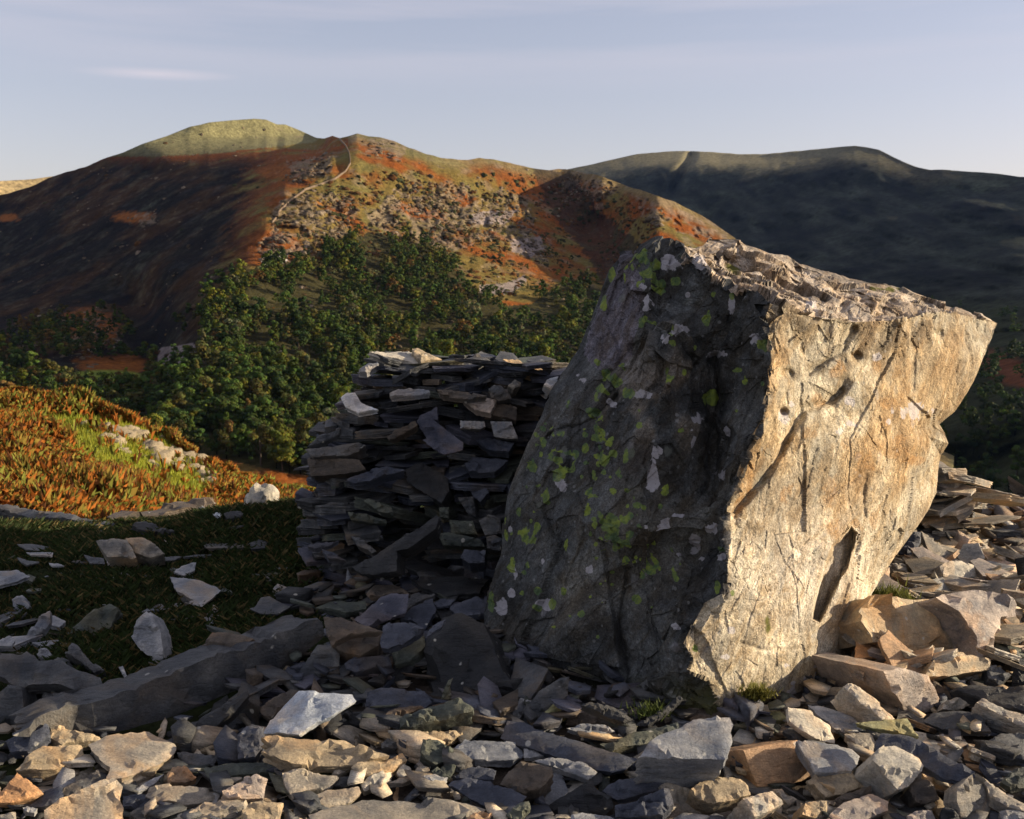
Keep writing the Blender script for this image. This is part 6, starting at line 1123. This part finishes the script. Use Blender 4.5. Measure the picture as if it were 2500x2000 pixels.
for a in [
 ([(725, 152), (900, 155), (1030, 158), (1060, 190), (1140, 262), (1000, 215), (820, 180)], 'cream', 10, 14, .05, 4.62), ([(1030, 130), (1060, 122), (1150, 160), (1240, 208), (1150, 215), (1090, 232), (1045, 180)], 'ochre', 26, 16, .05, 4.62),
 ([(1340, 225), (1480, 178), (1530, 180), (1590, 220), (1480, 232), (1345, 265)], 'grey', 16, 6, .05, 4.62), ([(1530, 262), (1600, 218), (1700, 232), (1800, 270), (1825, 302), (1690, 310), (1580, 295)], 'blue', 40, -6, .06, 4.58),
 ([(1665, 212), (1760, 215), (1870, 262), (1970, 300), (2012, 340), (1940, 335), (1830, 300), (1760, 255)], 'ochre', 20, 18, .05, 4.66), ([(1950, 400), (1975, 355), (2050, 340), (2040, 390), (2000, 430)], 'white', 50, 12, .10, 4.5),
 ([(1700, 400), (1750, 350), (1795, 370), (1790, 400), (1740, 425)], 'tan', 46, 14, .09, 4.5), ([(1560, 430), (1600, 395), (1650, 400), (1700, 440), (1720, 490), (1640, 500), (1580, 480)], 'grey', 54, 6, .10, 4.46),
 ([(635, 300), (700, 250), (775, 225), (790, 245), (700, 300)], 'pale', 24, -4, .04, 4.5), ([(520, 480), (560, 445), (620, 450), (650, 500), (720, 540), (780, 560), (640, 588), (550, 545)], 'white', 34, -8, .04, 4.36),
 ([(1050, 650), (1070, 610), (1150, 580), (1195, 550), (1200, 640), (1170, 640), (1300, 740), (1380, 800), (1375, 850), (1245, 885), (1170, 850), (1090, 780), (1120, 770)], 'purple', 58, -8, .035, 4.36),
 ([(1360, 650), (1530, 655), (1538, 690), (1500, 712), (1360, 705)], 'pale', 70, 0, .08, 4.43), ([(1572, 655), (1720, 660), (1765, 775), (1690, 775), (1600, 760)], 'pale', 68, -4, .08, 4.43),
 ([(1370, 495), (1450, 485), (1620, 495), (1570, 590), (1460, 570)], 'pink', 50, -4, .06, 4.44), ([(1600, 500), (1760, 560), (1750, 640), (1570, 600)], 'brown', 50, -4, .06, 4.45),
 ([(865, 455), (930, 425), (1140, 422), (1150, 445), (1000, 462), (870, 470)], 'pale', 26, 0, .04, 4.42), ([(1195, 430), (1300, 425), (1480, 455), (1550, 470), (1400, 485), (1240, 465)], 'grey', 30, 0, .04, 4.42),
 ([(285, 920), (300, 908), (480, 915), (650, 925), (690, 990), (560, 1020), (310, 1040)], 'brown', 62, -4, .12, 4.38), ([(270, 850), (420, 830), (640, 800), (700, 830), (560, 890), (320, 905)], 'grey', 52, -4, .10, 4.40),
 ([(290, 820), (380, 745), (520, 700), (510, 730), (400, 790)], 'grey', 34, -4, .04, 4.44), ([(560, 1060), (700, 1000), (840, 960), (970, 985), (820, 1020), (720, 1070), (600, 1080)], 'blue', 40, -6, .07, 4.32),
 ([(975, 990), (1090, 940), (1180, 990), (1270, 1050), (1280, 1140), (1230, 1230), (1130, 1170), (990, 1080)], 'dark', 52, -10, .12, 4.34), ([(1390, 950), (1450, 900), (1600, 905), (1700, 930), (1600, 1000), (1420, 1000)], 'blue', 36, -4, .06, 4.40),
 ([(680, 1210), (720, 1195), (880, 1260), (890, 1310), (800, 1290)], 'green', 52, 0, .06, 4.26), ([(570, 1290), (700, 1300), (840, 1345), (840, 1365), (700, 1360), (590, 1340)], 'green', 54, 0, .05, 4.26),
 ([(840, 760), (900, 710), (1040, 645), (1060, 680), (960, 740), (860, 780)], 'brown', 44, -8, .05, 4.40), ([(1470, 790), (1560, 765), (1740, 800), (1700, 870), (1560, 850)], 'blue', 44, -6, .06, 4.42),
 ([(1400, 1080), (1520, 1090), (1560, 1150), (1500, 1220), (1450, 1180)], 'blue', 50, -10, .08, 4.36), ([(1340, 1190), (1450, 1180), (1460, 1320), (1400, 1290)], 'grey', 56, -14, .08, 4.32),
 ([(1285, 1345), (1450, 1355), (1480, 1450), (1300, 1440)], 'green', 64, 0, .1, 4.24), ([(1205, 1440), (1280, 1430), (1500, 1480), (1535, 1530), (1400, 1530), (1240, 1525)], 'green', 60, 0, .08, 4.2),
 ([(1540, 1460), (1600, 1450), (1660, 1480), (1640, 1560), (1550, 1545)], 'grey', 60, -4, .12, 4.16), ([(1360, 1600), (1390, 1550), (1540, 1560), (1530, 1640), (1420, 1650)], 'blue', 50, -4, .12, 4.08),
 ([(1490, 1350), (1560, 1310), (1640, 1330), (1650, 1440), (1530, 1450)], 'grey', 56, -8, .12, 4.22), ([(1212, 1262), (1282, 1258), (1278, 1335), (1215, 1325)], 'green', 66, 0, .08, 4.24),
 ([(600, 1680), (740, 1600), (900, 1500), (1100, 1380), (1190, 1310), (1205, 1330), (1180, 1400), (1000, 1540), (910, 1560), (905, 1700), (780, 1725), (660, 1725)], 'dark', 48, -18, .10, 4.02),
 ([(285, 1530), (360, 1505), (510, 1485), (440, 1520), (340, 1545)], 'blue', 24, 0, .03, 4.2), ([(590, 1450), (680, 1480), (770, 1560), (740, 1572), (640, 1520)], 'grey', 40, -4, .05, 4.15), ([(385, 1540), (450, 1560), (560, 1620), (430, 1610)], 'blue', 30, 0, .04, 4.1)]:
    wall_stone(6, a[0], a[1], a[2], a[3], a[4], a[5])
def front_right(z):
    v = float(np.interp(-z, [-zof(q, 5.1) for q in (1130, 1200, 1300, 1400)], [1130, 1200, 1300, 1400])); xr = np.interp(v, [1140, 1165, 1190, 1225, 1262, 1300, 1400], [2312, 2352, 2382, 2398, 2410, 2440, 2500]) - 20
    return (2230 - 1250) / FPX * 5.1, (xr - 1250) / FPX * 5.1, 5.1
build_wall('slate_wall_remnant', 'sunlit remnant of slate wall behind the right side of the boulder', (-.05, zof(1148, 5.1)), front_right, 43, cols=['tan', 'ochre', 'cream', 'tan', 'grey', 'tan', 'cream', 'pink'])

# ------------------------------------------------------------------ loose scree
def scatter_scree():
    r = np.random.default_rng(77)
    lit = ['tan', 'tan', 'tan', 'ochre', 'cream', 'pink', 'green', 'grey', 'blue', 'pale', 'cream', 'rust']; shd = ['blue', 'grey', 'dark', 'grey', 'blue', 'green', 'brown', 'pale', 'purple']  # sunlit zones get pale warm tones, shaded zones dark ones
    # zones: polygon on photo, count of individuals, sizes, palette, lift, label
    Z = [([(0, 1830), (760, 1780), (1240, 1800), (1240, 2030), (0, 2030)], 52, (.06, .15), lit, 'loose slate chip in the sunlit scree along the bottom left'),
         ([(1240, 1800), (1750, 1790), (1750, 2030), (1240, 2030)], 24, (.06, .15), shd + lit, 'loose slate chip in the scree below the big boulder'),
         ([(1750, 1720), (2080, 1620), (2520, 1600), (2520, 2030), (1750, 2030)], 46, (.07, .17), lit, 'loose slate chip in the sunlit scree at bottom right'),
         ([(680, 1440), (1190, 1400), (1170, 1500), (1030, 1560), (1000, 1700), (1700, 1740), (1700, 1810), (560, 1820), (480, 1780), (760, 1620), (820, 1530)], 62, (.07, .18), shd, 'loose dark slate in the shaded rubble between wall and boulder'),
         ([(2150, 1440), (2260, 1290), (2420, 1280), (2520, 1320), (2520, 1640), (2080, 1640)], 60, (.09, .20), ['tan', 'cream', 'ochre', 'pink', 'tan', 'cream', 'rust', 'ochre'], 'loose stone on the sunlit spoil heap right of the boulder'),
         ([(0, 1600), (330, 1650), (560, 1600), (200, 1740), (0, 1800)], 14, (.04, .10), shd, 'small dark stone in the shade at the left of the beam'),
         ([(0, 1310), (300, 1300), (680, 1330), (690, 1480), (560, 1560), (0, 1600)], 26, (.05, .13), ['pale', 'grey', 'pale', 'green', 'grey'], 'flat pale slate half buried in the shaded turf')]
    ncount = 0
    for zi, (poly, n, sz, pal, lab) in enumerate(Z):
        a = np.array(poly); lo, hi = a.min(0), a.max(0); k = 0; heap = zi == 4
        while k < n:
            u, v = r.uniform(lo[0], hi[0]), r.uniform(lo[1], hi[1])
            if not inpoly(np.array([u]), np.array([v]), poly)[0]: continue
            if any(inpoly(np.array([u]), np.array([v]), q)[0] for q in TRACED) and r.random() > .04: continue
            y = 3.
            for _ in range(10):
                p = P(u, v, y); gz = float(near_z(p[0], y)) + (.1 if heap else .02); d = rays(u, v); y = float(np.clip((gz - CAMZ) / d[2] * d[1], 1.2, 8))
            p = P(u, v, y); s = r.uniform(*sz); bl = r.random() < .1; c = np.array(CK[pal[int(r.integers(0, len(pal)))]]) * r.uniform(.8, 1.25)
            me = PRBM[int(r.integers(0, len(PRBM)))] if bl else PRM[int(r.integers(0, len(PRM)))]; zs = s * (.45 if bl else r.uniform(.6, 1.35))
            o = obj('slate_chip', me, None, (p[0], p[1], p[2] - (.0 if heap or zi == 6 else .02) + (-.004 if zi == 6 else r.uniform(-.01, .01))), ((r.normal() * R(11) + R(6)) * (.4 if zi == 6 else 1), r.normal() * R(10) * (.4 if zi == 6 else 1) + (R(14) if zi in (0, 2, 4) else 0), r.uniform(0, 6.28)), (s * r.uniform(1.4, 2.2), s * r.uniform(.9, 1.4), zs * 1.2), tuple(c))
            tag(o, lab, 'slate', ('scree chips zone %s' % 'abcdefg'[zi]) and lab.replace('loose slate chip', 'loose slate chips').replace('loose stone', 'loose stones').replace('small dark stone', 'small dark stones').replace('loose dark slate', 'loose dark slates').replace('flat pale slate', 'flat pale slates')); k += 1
scatter_scree()
def proj(x, y, z):
    cy = y * math.cos(PITCH) - (z - CAMZ) * math.sin(PITCH); cz = y * math.sin(PITCH) + (z - CAMZ) * math.cos(PITCH); return 1250 + FPX * x / cy, 1000 - FPX * cz / cy
def rubble(name, label, n, region, smin, smax, pal, seed, lift=0.0, keep=None, tl=.35):
    r = np.random.default_rng(seed); x = r.uniform(region[0], region[1], n * 3); y = r.uniform(region[2], region[3], n * 3); m = keep(x, y) if keep else np.ones(len(x), bool); x = x[m][:n]; y = y[m][:n]; n = len(x)
    lows = make_protos(11, .09, seed + 5, .2); lows += make_protos(1, .3, seed + 9, .2)
    z = near_z(x, y); uu, vv = proj(x, y, z + .02); bad = np.zeros(len(x), bool)
    for q in TRACED:
        cq = np.mean(q, 0); bad |= inpoly(cq[0] + (uu - cq[0]) * 1.12, cq[1] + (vv - cq[1]) * 1.12, q)
    x, y, z = x[~bad], y[~bad], z[~bad]; n = len(x); VV = []; FF = []; CC = []; o_ = 0
    for i in range(n):
        V, F = lows[int(r.integers(0, 12))]; s = smin + (smax - smin) * r.random() ** 2.2; a, b, c = r.normal() * tl, r.normal() * tl + .08, r.uniform(0, 6.28)
        ca, sa = math.cos(c), math.sin(c); W = V * s * np.array([r.uniform(1, 1.7), r.uniform(.8, 1.1), r.uniform(.8, 1.8)]); W = np.stack([W[:, 0] * ca - W[:, 1] * sa, W[:, 0] * sa + W[:, 1] * ca, W[:, 2]], -1)
        W[:, 2] += W[:, 0] * math.tan(-b) + W[:, 1] * math.tan(a); W += np.array([x[i], y[i], z[i] + lift + r.uniform(-.01, .03)]); VV.append(W); FF.append(F + o_); o_ += len(W)
        CC.append(np.tile(np.array(CK[pal[int(r.integers(0, len(pal)))]]) * r.uniform(.7, 1.3), (len(W), 1)))
    o = obj(name, mesh_np(name, np.concatenate(VV), np.concatenate(FF), [M_SLATE], np.concatenate(CC)), color=(1, 1, 1)); tag(o, label, 'rubble', kind='stuff')
ALLP = ['tan', 'grey', 'blue', 'green', 'dark', 'brown', 'ochre', 'grey', 'tan', 'pale']
def edge(x, y): # scree edge against the turf on the left
    ex = np.interp(y, [1.5, 2.9, 3.3, 3.8, 4.2, 5.2, 6.5], [-9, -9, -1.35, -.72, -.95, -.8, -.3]); return x > ex + .12 * np.sin(y * 9)
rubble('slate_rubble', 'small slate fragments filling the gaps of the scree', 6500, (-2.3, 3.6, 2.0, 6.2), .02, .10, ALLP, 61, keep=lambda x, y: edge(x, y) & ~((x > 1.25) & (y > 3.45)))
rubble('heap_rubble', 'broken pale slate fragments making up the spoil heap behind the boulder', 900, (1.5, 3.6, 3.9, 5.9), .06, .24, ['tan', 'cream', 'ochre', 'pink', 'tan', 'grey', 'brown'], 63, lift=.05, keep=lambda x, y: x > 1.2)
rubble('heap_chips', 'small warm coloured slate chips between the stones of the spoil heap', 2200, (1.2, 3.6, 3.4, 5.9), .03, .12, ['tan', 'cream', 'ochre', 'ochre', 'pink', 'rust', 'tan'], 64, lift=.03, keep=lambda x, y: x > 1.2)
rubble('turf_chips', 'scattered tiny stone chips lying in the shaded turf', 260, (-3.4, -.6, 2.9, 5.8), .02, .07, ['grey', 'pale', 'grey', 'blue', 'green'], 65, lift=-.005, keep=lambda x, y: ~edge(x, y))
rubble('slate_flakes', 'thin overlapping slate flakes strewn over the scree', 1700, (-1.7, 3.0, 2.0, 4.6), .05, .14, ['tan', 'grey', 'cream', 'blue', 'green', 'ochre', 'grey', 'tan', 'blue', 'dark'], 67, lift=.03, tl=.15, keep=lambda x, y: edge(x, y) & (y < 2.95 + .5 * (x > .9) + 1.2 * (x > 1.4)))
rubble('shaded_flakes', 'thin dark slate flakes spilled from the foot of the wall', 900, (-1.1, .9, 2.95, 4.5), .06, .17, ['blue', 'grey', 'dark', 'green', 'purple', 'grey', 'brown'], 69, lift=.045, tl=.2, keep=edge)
# near turf
def near_grass():
    r = np.random.default_rng(91); n = 200000; x = r.uniform(-5.2, .3, n); y = r.uniform(2.85, 6.7, n); q = np.stack([x * 2.6, y * 2.6, 0 * x], -1); d = fbm(q, 3, 93); ex = np.interp(y, [1.5, 2.9, 3.3, 3.8, 4.2, 5.2, 6.5], [-9, -9, -1.30, -.70, -.95, -.9, -.2])
    k = (x < ex + .2 * d) & (d + .5 * r.random(n) > -.15) & (np.abs(x / y) < .85); x, y, d = x[k], y[k], d[k]; n = len(x); z = near_z(x, y)
    p = np.stack([x, y, z - .004], -1); a = r.uniform(0, 6.28, n); dr = np.stack([np.cos(a), np.sin(a), 0 * a], -1); b = r.uniform(0, 6.28, n); w = np.stack([np.cos(b), np.sin(b), 0 * b], -1) * .0028
    h = (r.uniform(.012, .055, n) * (1 + .8 * d))[:, None]; V = np.stack([p - w, p + w, p + dr * h * .35 + w * .6 + np.array([0, 0, 1]) * h * .7, p + dr * h * .9 + np.array([0, 0, 1]) * h], 1).reshape(-1, 3)
    c = np.where(r.random((n, 1)) < .2, np.array([.12, .09, .035]), np.array([.028, .042, .011])) * r.uniform(.6, 1.35, (n, 1)) * (1 + .3 * d)[:, None]
    tag(obj('turf_grass', mesh_np('turf_grass', V, np.arange(len(V)).reshape(-1, 4), [M_GRASS], np.repeat(c, 4, 0))), 'short dark green grass of the shaded turf on the left', 'grass', kind='stuff')
near_grass()
def tuft(u, v, Y, n, h, c, label, seed, w=.05):
    r = np.random.default_rng(seed); c0 = P(u, v, Y); p = c0 + r.normal(size=(n, 3)) * np.array([w, w * .5, w * .4]); a = r.uniform(0, 6.28, n); dr = np.stack([np.cos(a), np.sin(a) - .3, .2 + 0 * a], -1); b = np.stack([-np.sin(a), np.cos(a), 0 * a], -1) * .003
    V = np.stack([p - b, p + b, p + dr * h * .6 + np.array([0, 0, h]) * r.uniform(.2, 1, (n, 1))], 1).reshape(-1, 3) - c0
    o = obj('grass_tuft', mesh_np('grass_tuft', V, np.arange(3 * n).reshape(-1, 3), [M_GRASS], np.repeat(np.array(c) * r.uniform(.5, 1.4, (n, 1)), 3, 0)), None, tuple(c0)); tag(o, label, 'grass')
tuft(2165, 1468, 3.88, 900, .05, (.16, .17, .04), 'tuft of green moss and grass between the boulder and the lichened rock', 1, .045)
tuft(1848, 1698, 3.06, 500, .03, (.15, .14, .03), 'yellow moss tuft in the hollow at the boulder foot', 2, .022)
tuft(745, 1870, 2.82, 300, .03, (.25, .17, .04), 'dry ochre tuft under the long streaked slab', 3, .03)
tuft(185, 1880, 2.75, 300, .025, (.10, .11, .02), 'dark moss cushion in the lower left scree', 4, .03)
tuft(1590, 1740, 3.0, 200, .03, (.10, .13, .03), 'small mossy tuft at the foot of the boulder shadow side', 5, .03)

# mostly hidden wall added behind the boulder so the turf edge falls in shade
def front_back(z):
    h = z / 1.15; return .66 + .1 * h, 1.7 - .3 * h, 5.0
build_wall('added_shade_wall', 'mostly hidden slate wall added behind the boulder and the front wall to shade the turf', (-.15, 1.08), front_back, 45, kmax=12, depthrows=4)
# thin blue air over the valley
def haze():
    bm = bmesh.new(); bmesh.ops.create_cube(bm, size=1); me = bpy.data.meshes.new('haze'); bm.to_mesh(me); bm.free()
    o = bpy.data.objects.new('haze', me); COL.objects.link(o); o.scale = (19000, 19000, 620); o.location = (0, 0, 205)
    m = bpy.data.materials.new('haze'); m.use_nodes = True; t = m.node_tree; t.nodes.clear(); out = t.nodes.new('ShaderNodeOutputMaterial'); v = t.nodes.new('ShaderNodeVolumePrincipled')
    v.inputs['Color'].default_value = (.30, .50, 1.0, 1); v.inputs['Density'].default_value = .00001; v.inputs['Anisotropy'].default_value = .2; t.links.new(v.outputs[0], out.inputs['Volume']); me.materials.append(m); tag(o, 'thin blue haze over the valley', 'haze', kind='stuff')
haze()
